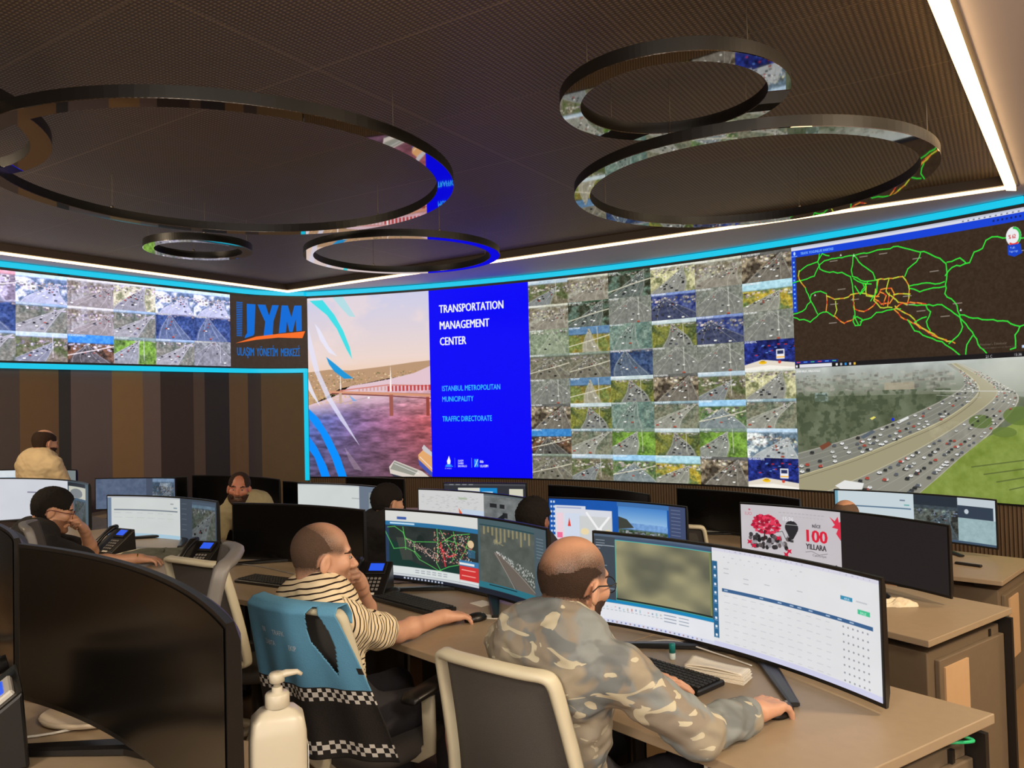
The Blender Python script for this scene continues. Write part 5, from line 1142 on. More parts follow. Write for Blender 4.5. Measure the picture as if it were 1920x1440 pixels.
def seated(neck, face, zf, knee_dx=.0, pel=None, back=.2, fold=.42):
    """hips, knees and ankles for somebody sitting; face = unit (x, y)"""
    f = np.array([face[0], face[1], 0.]); f = nrm(f); r = np.array([f[1], -f[0], 0]); pel = np.array(pel); J = {}
    for s, n in ((-1, 'L'), (1, 'R')):
        J['hip'+n] = pel+r*s*.09+[0, 0, -.03]; J['kn'+n] = pel+r*s*.14+f*fold+[0, 0, -.02]; J['kn'+n][2] = zf+.50; a = J['kn'+n]+f*.02; a[2] = zf+.09; J['an'+n] = a
    return J
# ---------------------------------------------------------------- desks, row by row (nearest row first)
ZD0, ZD1, ZD2, ZD3 = .92, .74, .64, .52; ZF1, ZF2, ZF3 = 0, -.11, -.22
desk([(-1.75, .75), (-.12, .62), (-.5, 1.66), (-2.1, 2.3)], ZD0, 0, 'raised taupe desk in the lower left corner holding the soap bottle')
R1 = [((-.03, 2.52), (.657, 1.758), (1.33, 2.18), (.62, 3.06), 'taupe desk of the man in the camouflage shirt, pale right corner'),
      ((-.95, 3.44), (-.035, 2.525), (.615, 3.065), (-.45, 4.12), 'taupe desk where the man in the striped shirt leans'),
      ((-1.95, 4.12), (-.96, 3.45), (-.46, 4.13), (-1.5, 4.95), 'taupe desk under the black switched-off monitor behind the blue vest'),
      ((-3.05, 4.98), (-1.96, 4.13), (-1.51, 4.96), (-2.75, 6.0), 'cluttered taupe desk with two telephones and tangled cables'),
      ((-4.1, 5.9), (-3.06, 4.99), (-2.76, 6.01), (-3.9, 6.95), 'taupe desk at the left picture edge, before the man with glasses')]
for a, b, c, d, l in R1: desk([a, b, c, d], ZD1, ZF1, l)
R2 = [((.96, 4.18), (1.66, 3.14), (2.29, 3.59), (1.59, 4.63), 'taupe desk carrying the red and white 100 poster screen'),
      ((.1, 4.76), (.95, 4.19), (1.58, 4.64), (.65, 5.5), 'taupe desk with the blue map screen, second row'),
      ((-.9, 5.41), (.09, 4.77), (.64, 5.51), (-.25, 6.3), 'taupe desk with the white spreadsheet screen, second row'),
      ((-2.05, 6.1), (-.91, 5.42), (-.26, 6.31), (-1.5, 7.1), 'taupe desk with the pale screen before the seated man in black')]
for a, b, c, d, l in R2: desk([a, b, c, d], ZD2, ZF2, l)
R3 = [((1.95, 5.36), (2.87, 4.58), (3.45, 5.15), (2.6, 6.05), 'taupe desk at the far right, under the highway picture'),
      ((.95, 6.1), (1.93, 5.37), (2.58, 6.06), (1.69, 7.0), 'taupe desk of the farthest row behind the poster screen'),
      ((-.1, 6.8), (.93, 6.11), (1.67, 7.01), (.6, 7.7), 'taupe desk of the farthest row below the camera feeds'),
      ((-1.2, 7.3), (-.12, 6.81), (.58, 7.71), (-1.0, 8.5), 'taupe desk of the farthest row below the blue slide'),
      ((-3.6, 7.5), (-1.22, 7.31), (-1.02, 8.5), (-3.6, 8.9), 'long taupe desk under the logo corner'),
      ((-5.2, 7.25), (-3.62, 7.5), (-3.62, 8.9), (-4.75, 8.9), 'taupe desk beside the standing man, by the striped wall')]
for a, b, c, d, l in R3: desk([a, b, c, d], ZD3, ZF3, l)
side_cabinet((.67, 1.84), (1.26, 2.21), .655, ZF1, .3, 'dark taupe cabinet at the lower right under the nearest desk corner')
side_cabinet((1.70, 3.235), (2.245, 3.625), .56, ZF2, .3, 'taupe cabinet with a pale upright inlay below the second row desk', inl=(.14, .45, .3, .86))
side_cabinet((2.91, 4.69), (3.40, 5.17), .44, ZF3, .3, 'taupe cabinet at the right picture edge, farthest row', inl=(.2, .5, .3, .86))
# ---------------------------------------------------------------- monitors
monitor((1110, 995), (1653, 1084), 1.125, .365, scr_main(700, 230), ZD1, 'large curved monitor before the camouflage shirt, aerial view and white table')
monitor((720, 953), (1026, 991), 1.115, .365, scr_map2(430, 185), ZD1, 'curved monitor with dark traffic map beside the man in stripes')
monitor((435, 943), (682, 956), 1.08, .335, None, ZD1, 'switched-off black monitor directly behind the striped man\'s head')
monitor((200, 928), (407, 940), 1.04, .33, scr_list(280, 120), ZD1, 'curved monitor with pale list and motorway camera, left of centre')
monitor((-70, 897), (166, 907), 1.1, .38, scr_far(300, 120, 'left'), ZD1, 'curved monitor cut by the left edge, behind the glasses wearer')
monitor((1386, 942), (1779, 985), 1.02, .345, scr_100(560, 180), ZD2, 'wide monitor with red maple poster reading 100, right half black')
monitor((1027, 932), (1287, 950), 1.0, .345, scr_desk(380, 130), ZD2, 'curved monitor with blue desktop and street map')
monitor((783, 916), (986, 933), 1.0, .345, scr_sheet(280, 120), ZD2, 'curved monitor with white sheet and dark grey picture')
monitor((557, 905), (733, 915), 1.0, .345, scr_far(260, 90, 'pale'), ZD2, 'pale screened monitor left of the dark-haired man in black')
monitor((1563, 917), (1868, 937), .91, .34, scr_far(420, 130, 'web'), ZD3, 'farthest right monitor below the highway picture, three windows')
monitor((1268, 915), (1499, 936), .88, .34, None, ZD3, 'switched-off black monitor behind the left end of the 100 poster')
monitor((1027, 909), (1216, 927), .87, .34, None, ZD3, 'switched-off black monitor peeking over the blue desktop screen')
monitor((831, 905), (987, 906), .91, .34, scr_far(200, 80, 'tabs'), ZD3, 'flat monitor with dark browser window under the blue slide', sag=.01)
monitor((648, 894), (757, 898), .95, .36, None, ZD3, 'black monitor under the bridge picture, right edge catching light', sag=.03)
monitor((360, 891), (523, 899), .95, .36, None, ZD3, 'black monitor behind the bearded man\'s head')
monitor((530, 902), (592, 907), .88, .34, None, ZD3, 'small black monitor right of the bearded man', sag=.01)
monitor((262, 897), (352, 893), .93, .34, None, ZD3, 'black monitor filling the gap left of the bearded man', sag=.01)
monitor((178, 897), (329, 896), .95, .34, scr_far(200, 85, 'blue'), ZD3, 'dark blue screened monitor below the tan wall stripe')
monitor((-40, 882), (143, 881), 1.05, .36, scr_far(200, 80, 'white'), ZD3, 'bright monitor behind the standing man, left edge')
monitor((34, 1020), (424, 1170), 1.33, .37, None, ZD0, 'huge near black curved monitor in the left foreground')
monitor((-143, 959), (26, 1010), 1.33, .37, None, ZD0, 'black curved monitor sliver at the left picture edge')
# ---------------------------------------------------------------- chairs
def chair_at(pL, pR, zt, label, zf=0, **k):
    a, b = atz(*pL, zt), atz(*pR, zt); m = (a+b)/2; rz = math.atan2(b.y-a.y, b.x-a.x); f = V(-math.sin(rz), math.cos(rz), 0)
    return office_chair((m+f*.375).xy, rz, label, zf=zf, back=zt, wt=(b-a).length, **k), m, rz
chair_at((808, 1224), (1018, 1276), .98, 'cream framed grey mesh chair under the man in camouflage', arms=False)
vch, vm, vrz = chair_at((476, 1130), (622, 1152), .99, 'office chair with a blue vest draped over its back', bz=.56)
chair_at((300, 1047), (402, 1061), .98, 'empty cream framed chair behind the big black monitor', arms=True)
office_chair((-1.22, 2.28), math.radians(108), 'grey high-backed chair seen edge-on beside the big black monitor', zf=0, back=1.2, wt=.4, frame=GREYP, bz=.66)
office_chair((-2.18, 4.12), math.radians(-62), 'grey chair seen edge-on in front of the man with glasses', back=1.08, frame=GREYP, arms=False)
chair_at((1215, 985), (1318, 989), .80, 'cream chair just right of the blue desktop screen', zf=ZF3, arms=False)
office_chair((1.36, 3.98), math.radians(-47), 'grey seated chair tucked under the 100 poster desk', zf=ZF2, back=.84, arms=False)
# vest draped over the chair
BLUE = mat('vest_blue', (96, 158, 196), .85, noise=.06, nscale=12, bump=.25, bscale=300); VBLK = mat('vest_black', (34, 29, 27), .85, noise=.1, bump=.2); VWH = mat('vest_white', (222, 218, 210), .8, noise=.04)
def vest():
    t = thing('safety_vest', 'light blue vest with black and white checked bands on the chair', 'vest', tuple(vch.location), vrz)
    zT, zB = 1.012, .50
    def sh(u, v):      # v from -.12 (front side of the backrest) over the rail to 1 (hem)
        if v < 0:
            a = -v/.12; x = u*.188; return V(x, -.24-.1-.035*(1-u*u)+.035*min(1, a*1.6)+.008, zT-.09*max(0, a-.25))
        w = .188+.075*v**.8; x = u*w+.03*v*(.4+.6*max(0, u))+.02*v
        y = -.24-.1*(1-v)**1.3-.035*(1-u*u)-.052-.022*math.sin(u*5+1)*v-.012*math.sin(u*11)*v+.05*v*abs(u)**3
        z = zT-(zT-zB)*v+.012*math.sin(3*u+.6)*v
        if v < .04: y += .03*(1-v/.04)
        return V(x, y, z)
    nu, nv = 120, 136; mb = MB(); idx = {}
    vs = []
    for j in range(nv+1):
        for i in range(nu+1): vs.append(sh(i/nu*2-1, -.12+1.12*j/nv))
    fs = []; mi = []
    for j in range(nv):
        for i in range(nu):
            u = (i+.5)/nu*2-1; v = -.12+1.12*(j+.5)/nv
            cu, cv_, ru, rv = .60, .22, .19, .2
            e = ((u-cu-.16*max(0, v-cv_)*2.2)/(ru*(1-max(0, (v-cv_)/rv)*.75)))**2 if abs(v-cv_) < rv*1.15 else 9
            if e+((v-cv_)/(rv*1.1))**2 < 1: continue
            a = j*(nu+1)+i; fs.append((a, a+nu+1, a+nu+2, a+1))
            m = 0
            for b0, b1 in ((.535, .625), (.885, .965)):
                if b0 <= v < b1: m = 2 if (int((v-b0)/(b1-b0)*3)+int(i/3.4)) % 2 else 1
            if m == 0 and v > .53: m = 1
            if m == 0 and u > .93 and .38 < v < .42: m = 1
            mi.append(m)
    mb.v = [tuple(p) for p in vs]; mb.f = fs; mb.mi = mi; o = mb.build('cloth', [BLUE, VBLK, VWH], t, True); s = o.modifiers.new('s', 'SOLIDIFY'); s.thickness = .004; s.offset = 0
    mb = MB()
    for s_, u0, v0, k in (('IBB', -.62, .2, .9), ('TRAFIK', -.34, .21, 1), ('ZABITA', -.6, .285, .9), ('EKIP', .0, .295, 1)):
        tv, tt = text_tris(s_); q = [sh(u0+p[0]*.09*k, v0-p[1]*.048)+V(0, -.0035, 0) for p in tv]; mb.add(q, [tuple(x) for x in tt])
    mb.build('printed_letters', mat('vest_print', (215, 228, 232), .8, noise=.1), t)
vest()
# ---------------------------------------------------------------- desk things
desk_phone(-.73, 3.66, ZD1, -.15, 'black telephone with blue display by the striped man\'s hand')
desk_phone(-1.86, 4.38, ZD1, -.3, 'black telephone in front of the pale list monitor')
desk_phone(-2.66, 4.96, ZD1, -.5, 'black telephone with glowing blue display right of the man with glasses')
ph = desk_phone(-1.235, 1.56, ZD0, -.95, 'silver edged telephone cut off by the left picture edge', True); ph.scale = (1.15,)*3
keyboard(-.47, 3.50, ZD1, -.78, 'black keyboard beside the striped man\'s mouse hand')
keyboard(.45, 2.56, ZD1, -.86, 'black keyboard under the left hand of the man in camouflage')
keyboard(-1.25, 4.0, ZD1, -.5, 'black keyboard below the switched-off monitor')
mouse(.74, 2.21, ZD1, -.8, 'black mouse under the hand at the lower right')
mouse(-.175, 3.235, ZD1, -.9, 'black mouse under the striped man\'s right hand')
mouse(-.60, 3.72, ZD1, -.6, 'unused black mouse left of the striped man\'s keyboard')
def napkins():
    t = thing('napkin_stack', 'stack of folded white napkins by the keyboard', 'napkins', (.645, 2.52, ZD1), -.62)
    r = random.Random(3); mb = MB()
    for i in range(9): mb.box((r.uniform(-.003, .003), r.uniform(-.003, .003), .0018+i*.0034), (.2-i*.001, .078, .0032), Matrix.Rotation(r.uniform(-.03, .03), 3, 'Z'), .001)
    mb.build('folded_napkins', mat('napkin_white', (236, 226, 206), .85, noise=.03, bump=.2), t)
    mb = MB(); mb.grid(lambda u, v: (-.1+.19*u, -.037+.074*v, .032+.006*math.sin(u*3.1)*math.cos(v*4)+.012*(1-u)*v), 14, 8); o = mb.build('top_napkin', MATS['napkin_white'], t, True); s = o.modifiers.new('s', 'SOLIDIFY'); s.thickness = .002
napkins()
t = thing('lip_balm', 'small teal and white tube standing on the desk', 'tube', (.535, 2.70, ZD1)); mb = MB(); mb.lathe([(.0105, 0), (.0108, .001), (.0108, .022)], n=16); mb.build('base', mat('balm_white', (210, 222, 214), .4, noise=.03), t, True); mb = MB(); mb.lathe([(.0112, .022), (.0112, .052), (.010, .054)], n=16); mb.build('cap', mat('teal_plastic', (24, 130, 124), .4, noise=.05), t, True)
paper(-.115, 3.28, ZD1, -.3, .075, .05, 'white card on the desk left of the camouflage shirt')
paper(-.16, 3.50, ZD1, -.9, .09, .07, 'white paper slip beyond the striped man\'s hand')
paper(-.67, 3.70, ZD1-.0, .35, .12, .1, 'folded white sheet between telephone and keyboard')
YN = mat('yellow_note', (240, 210, 140), .7, noise=.03)
mb = MB(); mb.box((0, 0, .03), (.06, .03, .06), bev=.004); o = mb.build('note_cube', YN); o.location = (.29, 3.02, ZD1); tag(o, 'small yellow note block under the corner of the large monitor', 'note block')
cable([(.29, 2.86, ZD1+.004), (.42, 2.86, ZD1+.004), (.56, 2.84, ZD1+.02), (.7, 2.72, ZD1+.006), (.78, 2.6, ZD1+.004)], 'white cable looping behind the keyboard')
cable([(-.75, 3.9, ZD1+.004), (-.55, 3.93, ZD1+.004), (-.3, 3.83, ZD1+.004), (-.12, 3.62, ZD1+.004)], 'dark cable curving under the map monitor', m=DARKM)
cable([(-1.75, 4.55, ZD1+.004), (-1.5, 4.45, ZD1+.005), (-1.2, 4.2, ZD1+.004), (-1.0, 4.05, ZD1+.004)], 'grey cable on the desk behind the black monitor', m=GREYP)
cable([(-2.55, 4.85, ZD1+.004), (-2.4, 5.0, ZD1+.02), (-2.15, 4.95, ZD1+.01), (-2.0, 4.75, ZD1+.004), (-2.2, 4.62, ZD1+.004), (-2.4, 4.72, ZD1+.004)], 'pale cable coiled on the cluttered desk', r=.005, m=CREAM)
cable([(-1.45, 1.78, ZD0+.004), (-1.15, 1.72, ZD0+.006), (-.98, 1.80, ZD0+.004), (-.9, 1.95, ZD0+.004)], 'white cable on the raised foreground desk', r=.003)
def lump(name, loc, sx, sy, sz, m, label, cat, seed=1, k=6):
    mb = MB(); rr = np.random.default_rng(seed).random(6)*6
    def fn(u, v):
        a = u*2*math.pi; r = math.sin(v*math.pi/2)**.8; w = 1+.16*math.sin(3*a+rr[0])+.1*math.sin(k*a+rr[1]); z = math.cos(v*math.pi/2)*(.75+.25*math.sin(5*a+rr[2]))+.1*math.sin(9*u*6+rr[3]+v*9)*math.sin(v*3.1)
        return (math.cos(a)*r*w*sx, math.sin(a)*r*w*sy, max(0, z)*sz+.001)
    mb.grid(fn, 48, 16); o = mb.build(name, m, None, True); o.location = loc; return tag(o, label, cat)
lump('cloth_bag', (-2.2, 4.84, ZD1), .24, .1, .05, mat('bag_green_grey', (84, 86, 76), .8, noise=.2, nscale=14, bump=.5, bscale=40), 'crumpled grey-green bag among the cables', 'bag', 4)
lump('paper_bag', (1.80, 3.68, ZD2), .085, .05, .035, mat('bag_white', (226, 210, 180), .7, noise=.15, nscale=30, bump=.6, bscale=60), 'crumpled white paper bag on the second row desk', 'bag', 7)
mb = MB(); mb.lathe([(.02, .004), (.075, .0), (.1, .006), (.105, .016), (.1, .018), (.07, .008), (.01, .008)], n=40, sx=1.15, sy=.8); o = mb.build('oval_dish', mat('dish_cream', (226, 208, 180), .4, noise=.05), None, True); o.location = (-1.01, 1.84, ZD0); tag(o, 'pale oval dish on the foreground desk below the black monitor', 'dish')
t = thing('presenter_remote', 'slim dark remote lying on the far right desk', 'remote', (2.93, 5.02, ZD3), -.9); mb = MB(); mb.box((0, 0, .008), (.16, .03, .016), bev=.005); mb.build('body', DARKM, t); mb = MB(); mb.box((.03, 0, .0175), (.03, .014, .003)); mb.build('button', GREYP, t)
for (x, y, rz, l) in ((.53, 2.0, -.85, 'white power socket under the front desk edge, lower right'), (-.24, 2.93, -.85, 'white power socket under the desk left of the camouflage shirt')):
    t = thing('power_socket', l, 'socket', (x, y, ZD1-.028-.04), rz, 'sockets under the desks'); mb = MB(); mb.box((0, 0, .02), (.12, .045, .04), bev=.004); mb.build('body', PAPER, t)
    mb = MB(); [mb.sweep([(dx, -.0215, .02), (dx, -.0245, .02)], .015, .015, 14) for dx in (-.03, .03)]; mb.build('outlets', GREYP, t)
PINK = mat('pink_cable', (176, 110, 96), .5, noise=.05)
cable([at(868, 1335, 2.75), at(845, 1338, 2.7), at(836, 1370, 2.65), at(842, 1420, 2.6), at(850, 1450, 2.6), at(862, 1400, 2.6), at(868, 1360, 2.66)], 'thin pink cable loop hanging under the desk', r=.003, m=PINK)
cable([(1.2, 2.18, .69), (1.16, 2.15, .68), (1.2, 2.13, .685), (1.25, 2.15, .68), (1.22, 2.17, .69)], 'green cable bundle in the tray at the lower right', r=.005, m=mat('green_cable', (40, 190, 120), .4, noise=.1))
def bottle():
    t = thing('pump_bottle', 'white sanitizer pump bottle on the foreground desk', 'bottle', (-.374, 1.2, ZD0), .35)
    W_ = mat('bottle_white', (182, 174, 154), .35, noise=.02); z = .262
    mb = MB(); mb.lathe([(.3, 0), (.94, .001), (1.0, .008), (1.0, .2), (.985, .225), (.9, .247), (.62, .259), (.36, .262), (.34, .266), (.3, .266)], n=56, sx=.043, sy=.032, pw=.42); mb.build('bottle_body', W_, t, True)
    mb = MB(); mb.lathe([(.0165, .262), (.0185, .264), (.0185, .281), (.016, .284), (.008, .285), (.008, .292)], n=26); mb.build('pump_collar', W_, t, True)
    mb = MB(); mb.lathe([(.0055, .285), (.0055, .298), (.0115, .3), (.0125, .311), (.010, .314)], n=20); mb.sweep([(0, 0, .308), (.014, 0, .311), (.03, 0, .311), (.037, 0, .306)], [.009, .008, .0055, .004], [.006, .0055, .004, .003], 10, up=(0, 0, 1)); mb.build('pump_head', W_, t, True)
    mb = MB(); mb.box((.0435, 0, .12), (.001, .044, .17)); lb = mb.build('label', mat('label_pale', (206, 206, 200), .5, noise=.03), t); mb = MB(); mb.hexa([(.0442, -.022, .193), (.0442, .022, .205), (.0442, .022, .199), (.0442, -.022, .187)], [(.0446, -.022, .193), (.0446, .022, .205), (.0446, .022, .199), (.0446, -.022, .187)])
    mb.build('blue_band', mat('label_blue', (70, 130, 190), .5, noise=.03), lb); mb = MB(); [mb.box((.0443, -.002, .178-i*.0085), (.0006, .034-.006*(i % 3), .0022)) for i in range(15)]; mb.build('printed_lines', mat('label_ink', (128, 132, 136), .6, noise=.03), lb)
bottle()
# ---------------------------------------------------------------- the people
def stripe_mat():
    m = bpy.data.materials.new('striped_cotton'); m.use_nodes = True; N = m.node_tree.nodes; L = m.node_tree.links; b = N['Principled BSDF']
    a = N.new('ShaderNodeAttribute'); a.attribute_name = 'stripe'; fr = N.new('ShaderNodeMath'); fr.operation = 'FRACT'; lt = N.new('ShaderNodeMath'); lt.operation = 'LESS_THAN'; lt.inputs[1].default_value = .27
    L.new(a.outputs['Fac'], fr.inputs[0]); L.new(fr.outputs[0], lt.inputs[0]); mx = N.new('ShaderNodeMix'); mx.data_type = 'RGBA'; mx.inputs[6].default_value = (*srgb((232, 214, 180)), 1); mx.inputs[7].default_value = (*srgb((44, 30, 26)), 1)
    L.new(lt.outputs[0], mx.inputs[0]); L.new(mx.outputs[2], b.inputs['Base Color']); b.inputs['Roughness'].default_value = .9; b.inputs['Specular IOR Level'].default_value = .2; return m
def camo_mat():
    m = bpy.data.materials.new('camouflage_cotton'); m.use_nodes = True; N = m.node_tree.nodes; L = m.node_tree.links; b = N['Principled BSDF']; tc = N.new('ShaderNodeTexCoord')
    col = None
    for sc, th, c, off, dis, st, ed in ((6, .52, (140, 130, 116), (0, 0, 0), .8, (1, 1, 1), .03), (8, .56, (114, 118, 118), (3, 1, 2), 1, (1, 1, 1), .03), (6, .57, (152, 142, 124), (7, 3, 5), .6, (1, 1, 1), .03), (9, .615, (190, 182, 158), (1, 9, 4), 1.7, (1, 1, 2.0), .006)):
        mp = N.new('ShaderNodeMapping'); mp.inputs['Location'].default_value = off; mp.inputs['Scale'].default_value = st; L.new(tc.outputs['Object'], mp.inputs[0]); n = N.new('ShaderNodeTexNoise'); n.inputs['Scale'].default_value = sc; n.inputs['Detail'].default_value = 1.6; n.inputs['Distortion'].default_value = dis; L.new(mp.outputs[0], n.inputs['Vector'])
        g = N.new('ShaderNodeMapRange'); g.inputs['From Min'].default_value = th-ed; g.inputs['From Max'].default_value = th+ed; L.new(n.outputs['Fac'], g.inputs['Value'])
        mx = N.new('ShaderNodeMix'); mx.data_type = 'RGBA'; L.new(g.outputs[0], mx.inputs[0]); mx.inputs[7].default_value = (*srgb(c), 1)
        if col is None: mx.inputs[6].default_value = (*srgb((134, 139, 138)), 1)
        else: L.new(col, mx.inputs[6])
        col = mx.outputs[2]
    L.new(col, b.inputs['Base Color']); b.inputs['Roughness'].default_value = .9; b.inputs['Specular IOR Level'].default_value = .2
    n = N.new('ShaderNodeTexNoise'); n.inputs['Scale'].default_value = 700; bp = N.new('ShaderNodeBump'); bp.inputs['Strength'].default_value = .2; bp.inputs['Distance'].default_value = .004; L.new(tc.outputs['Object'], n.inputs['Vector']); L.new(n.outputs['Fac'], bp.inputs['Height']); L.new(bp.outputs[0], b.inputs['Normal']); return m
HB = hair_mat('hair_brown', (52, 36, 26)); HD = hair_mat('hair_black', (28, 22, 19)); HG = hair_mat('stubble_brown', (108, 86, 70)); BRD = hair_mat('beard_dark', (62, 42, 32)); STB = mat('stubble_skin', (138, 96, 72), .6, noise=.25, nscale=200, bump=.3, bscale=300)
# hair regions in head space: x right, y forward, z up (metres)
def full_hair(x, y, z, n):
    w = sstep(z, -.045+.6*np.clip(y+.02, 0, .2)+0, -.03+.6*np.clip(y+.02, 0, .2)); f = 1-sstep(y, .062+.25*np.clip(z-.06, 0, .1), .076+.25*np.clip(z-.06, 0, .1)); ear = sstep(np.hypot((y+.005)*1.25, z+.004), .031, .038); ear = np.where(np.abs(x) > .06, ear, 1); low = np.where(y > .0, sstep(z, .02, .04), 1)
    return w*f*ear*low
def bald_top(cx, cy, rx, ry, z0):
    def fn(x, y, z, n):
        b = full_hair(x, y, z, n); d = np.sqrt(((x-cx)/rx)**2+((y-cy)/ry)**2)+n*5; top = np.where(z > z0, 1-sstep(d, .8, 1.15), 0); return b*(1-top)
    return fn
def beard(x, y, z, n):
    f = (y > -.0)*sstep(-z, .028, .04)*sstep(y+.0*z, .0, .02); f = f*sstep(z, -.14, -.12); side = sstep(np.abs(x), .03, .042); chin = sstep(-z, .066, .072); mous = ((z < -.036) & (z > -.052) & (np.abs(x) < .04)); f = f*np.maximum(np.maximum(side, chin), mous*1.); return f
def side_burn(x, y, z, n): return (np.abs(x) > .05)*sstep(y, .006, .016)*(1-sstep(y, .035, .045))*sstep(z, -.05, -.04)*(1-sstep(z, .03, .04))
def brows(x, y, z, n):
    d = np.abs(z-(.032-.25*np.abs(np.abs(x)-.034))); return (1-sstep(d, .003, .0065))*(np.abs(x) > .014)*(np.abs(x) < .054)*(y > .05)
BR = ('eyebrows', brows, .0022, BRD)
def fuzz(top, chin):
    'soft cropped hair: top = (cy, rx, ry, strength on the crown), chin = beard strength'
    def fn(x, y, z):
        w = sstep(z, -.075+.7*np.clip(y+.02, 0, .2), -.015+.7*np.clip(y+.02, 0, .2)); f = 1-sstep(y, .05+.25*np.clip(z-.06, 0, .1), .078+.25*np.clip(z-.06, 0, .1)); ear = np.where(np.abs(x) > .06, sstep(np.hypot((y+.005)*1.25, z+.004), .029, .038), 1)
        d = np.sqrt((x/top[1])**2+((y-top[0])/top[2])**2); cr = np.where(z > .03, 1-sstep(d, .7, 1.45), 0)*sstep(z, .03, .07); h = w*f*ear*np.where(y > 0, sstep(z, .01, .04), 1)*(1-cr*(1-top[3]))
        bd = sstep(y, -.005, .02)*sstep(-z, .01, .05)*sstep(z, -.15, -.1)*chin*np.where(np.abs(x) < .03, sstep(-z, .03, .045), 1); return np.maximum(h, bd)
    return fn
# --- man in the camouflage shirt
CAMO = camo_mat()
J = dict(head=(.158, 2.13, 1.137), neck=(.118, 2.06, 1.02), waist=(.105, 2.10, .78), pelvis=(.13, 2.15, .57), shL=(-.02, 2.185, .965), shR=(.255, 1.955, .955), elL=(.10, 2.36, .815), wrL=(.345, 2.35, .80), elR=(.445, 1.96, .80), wrR=(.64, 2.12, .785))
J.update(seated(None, (.62, .78), 0, pel=J['pelvis']))
t, P, b = make_person('balding bearded man in a camouflage shirt typing at the nearest monitor', dict(J=J, look=(math.radians(45), .14, .04), h=.0045, hk=1.05, nr=.058, thr=.975, fuzz=fuzz((-.005, .054, .095, .1), .85), skin=skin('skin', (198, 148, 118), (58, 41, 30)),
    handR=((.72, .66, -.02), (0, 0, 1), -1, (.55, .6, .65, .7), dict(spread=.08, thumb=(.5, .3), k=1.12)), handL=((.93, .05, -.04), (0, 0, 1), 1, (.35, .4, .45, .5), dict(spread=.1, thumb=(.75, .35), k=1.1)),
    shirt=CAMO, sleeve=1.82, loose=.015, collar=.010, wr=.009, bulk=1.03, hair=[('hair', lambda x, y, z, n: fuzz((-.005, .054, .095, .1), 0)(x, y, z), .0022, hair_mat('hair_cropped', (58, 41, 30))), ('beard', beard, .004, BRD), BR]))
spectacles(P, b, t)
# --- man in the striped t-shirt
J = dict(head=(-.690, 2.77, 1.10), neck=(-.705, 2.755, .955), waist=(-.67, 2.73, .74), pelvis=(-.64, 2.76, .57), shL=(-.825, 2.87, .90), shR=(-.585, 2.645, .895), elL=(-.60, 3.13, .79), wrL=(-.595, 2.93, .975), elR=(-.452, 2.90, .795), wrR=(-.30, 3.14, .785))
J.update(seated(None, (.6, .8), 0, pel=J['pelvis']))
shR, elR, shL, elL = (np.array(J[k]) for k in ('shR', 'elR', 'shL', 'elL'))
def stripes(r, N):
    up_ = nrm(np.array(J['neck'])-np.array(J['waist'])); s = (r @ up_)/.0182
    for a, b2, sg in ((shR, elR, 1), (shL, elL, -1)):
        d = nrm(b2-a); q = r-a; tt = q @ d; ds = np.linalg.norm(q-tt[:, None]*d, axis=1); X_ = nrm(shR-shL)*sg; m = ((q @ X_ > .012)|(tt > .13)) & (tt > -.06) & (ds < .1) & (tt < .35); s = np.where(m, tt/.0182+.3, s)
    return s
t, P, b = make_person('man with cropped hair in a black and cream striped t-shirt, hand at his mouth', dict(J=J, look=(math.radians(66), .06, 0), h=.0045, hk=1.03, nr=.056, thr=.975, fuzz=fuzz((.06, .06, .09, .3), .5), skin=skin('skin_fair', (206, 156, 128), (88, 68, 55)),
    handR=((.78, .6, -.1), (0, 0, 1), -1, (.45, .55, .6, .65), dict(spread=.07, thumb=(.5, .3))), handL=((-.06, -.55, .62), (.75, .35, .35), 1, (1.9, 2.0, 2.1, 2.1), dict(spread=.03, thumb=(.4, .5), k=1.1)),
    shirt=stripe_mat(), sleeve=.66, loose=.017, collar=.009, wr=.007, stripes=stripes, hair=[('hair', lambda x, y, z, n: fuzz((.06, .06, .09, .3), 0)(x, y, z), .0014, hair_mat('hair_shorn', (88, 68, 55))), BR]))
# --- man with glasses, far left
J = dict(head=(-2.70, 4.52, 1.075), neck=(-2.75, 4.48, .96), waist=(-2.86, 4.36, .74), pelvis=(-2.9, 4.3, .57), shL=(-2.89, 4.62, .91), shR=(-2.64, 4.36, .90), elL=(-2.62, 4.78, .79), wrL=(-2.58, 4.62, .95), elR=(-2.44, 4.45, .79), wrR=(-2.22, 4.54, .785))
J.update(seated(None, (.7, .7), 0, pel=J['pelvis']))
BLKT = mat('black_cotton', (26, 23, 23), .9, noise=.15, bump=.2); 
t, P, b = make_person('man with black hair and glasses in black, chin on his hand, far left', dict(J=J, look=(math.radians(62), .3, 0), h=.007, hk=1.06,
    handR=((.9, .25, -.1), (0, 0, 1), -1, (.6, .7, .7, .8), dict(spread=.05)), handL=((.0, -.5, .5), (.6, .4, .3), 1, (1.7, 1.8, 1.9, 2.0), {}),
    shirt=BLKT, sleeve=.8, loose=.014, hair=[('hair', full_hair, .010, HD), ('stubble', beard, .0016, STB), BR]))
spectacles(P, b, t, m=mat('glasses_red', (96, 34, 34), .4, noise=.05))
mb = MB(); w = Vector(J['wrR']); mb.sweep([w+V(0, .0, .0)+Vector((math.sin(a)*-.4, math.sin(a)*.9, math.cos(a)))*.029 for a in [i*math.pi/8 for i in range(16)]], .004, .004, 8, closed=True); o = mb.build('bracelet', mat('brass', (200, 160, 90), .3, metal=.9, noise=.05), t, True); o.location = -Vector(b)
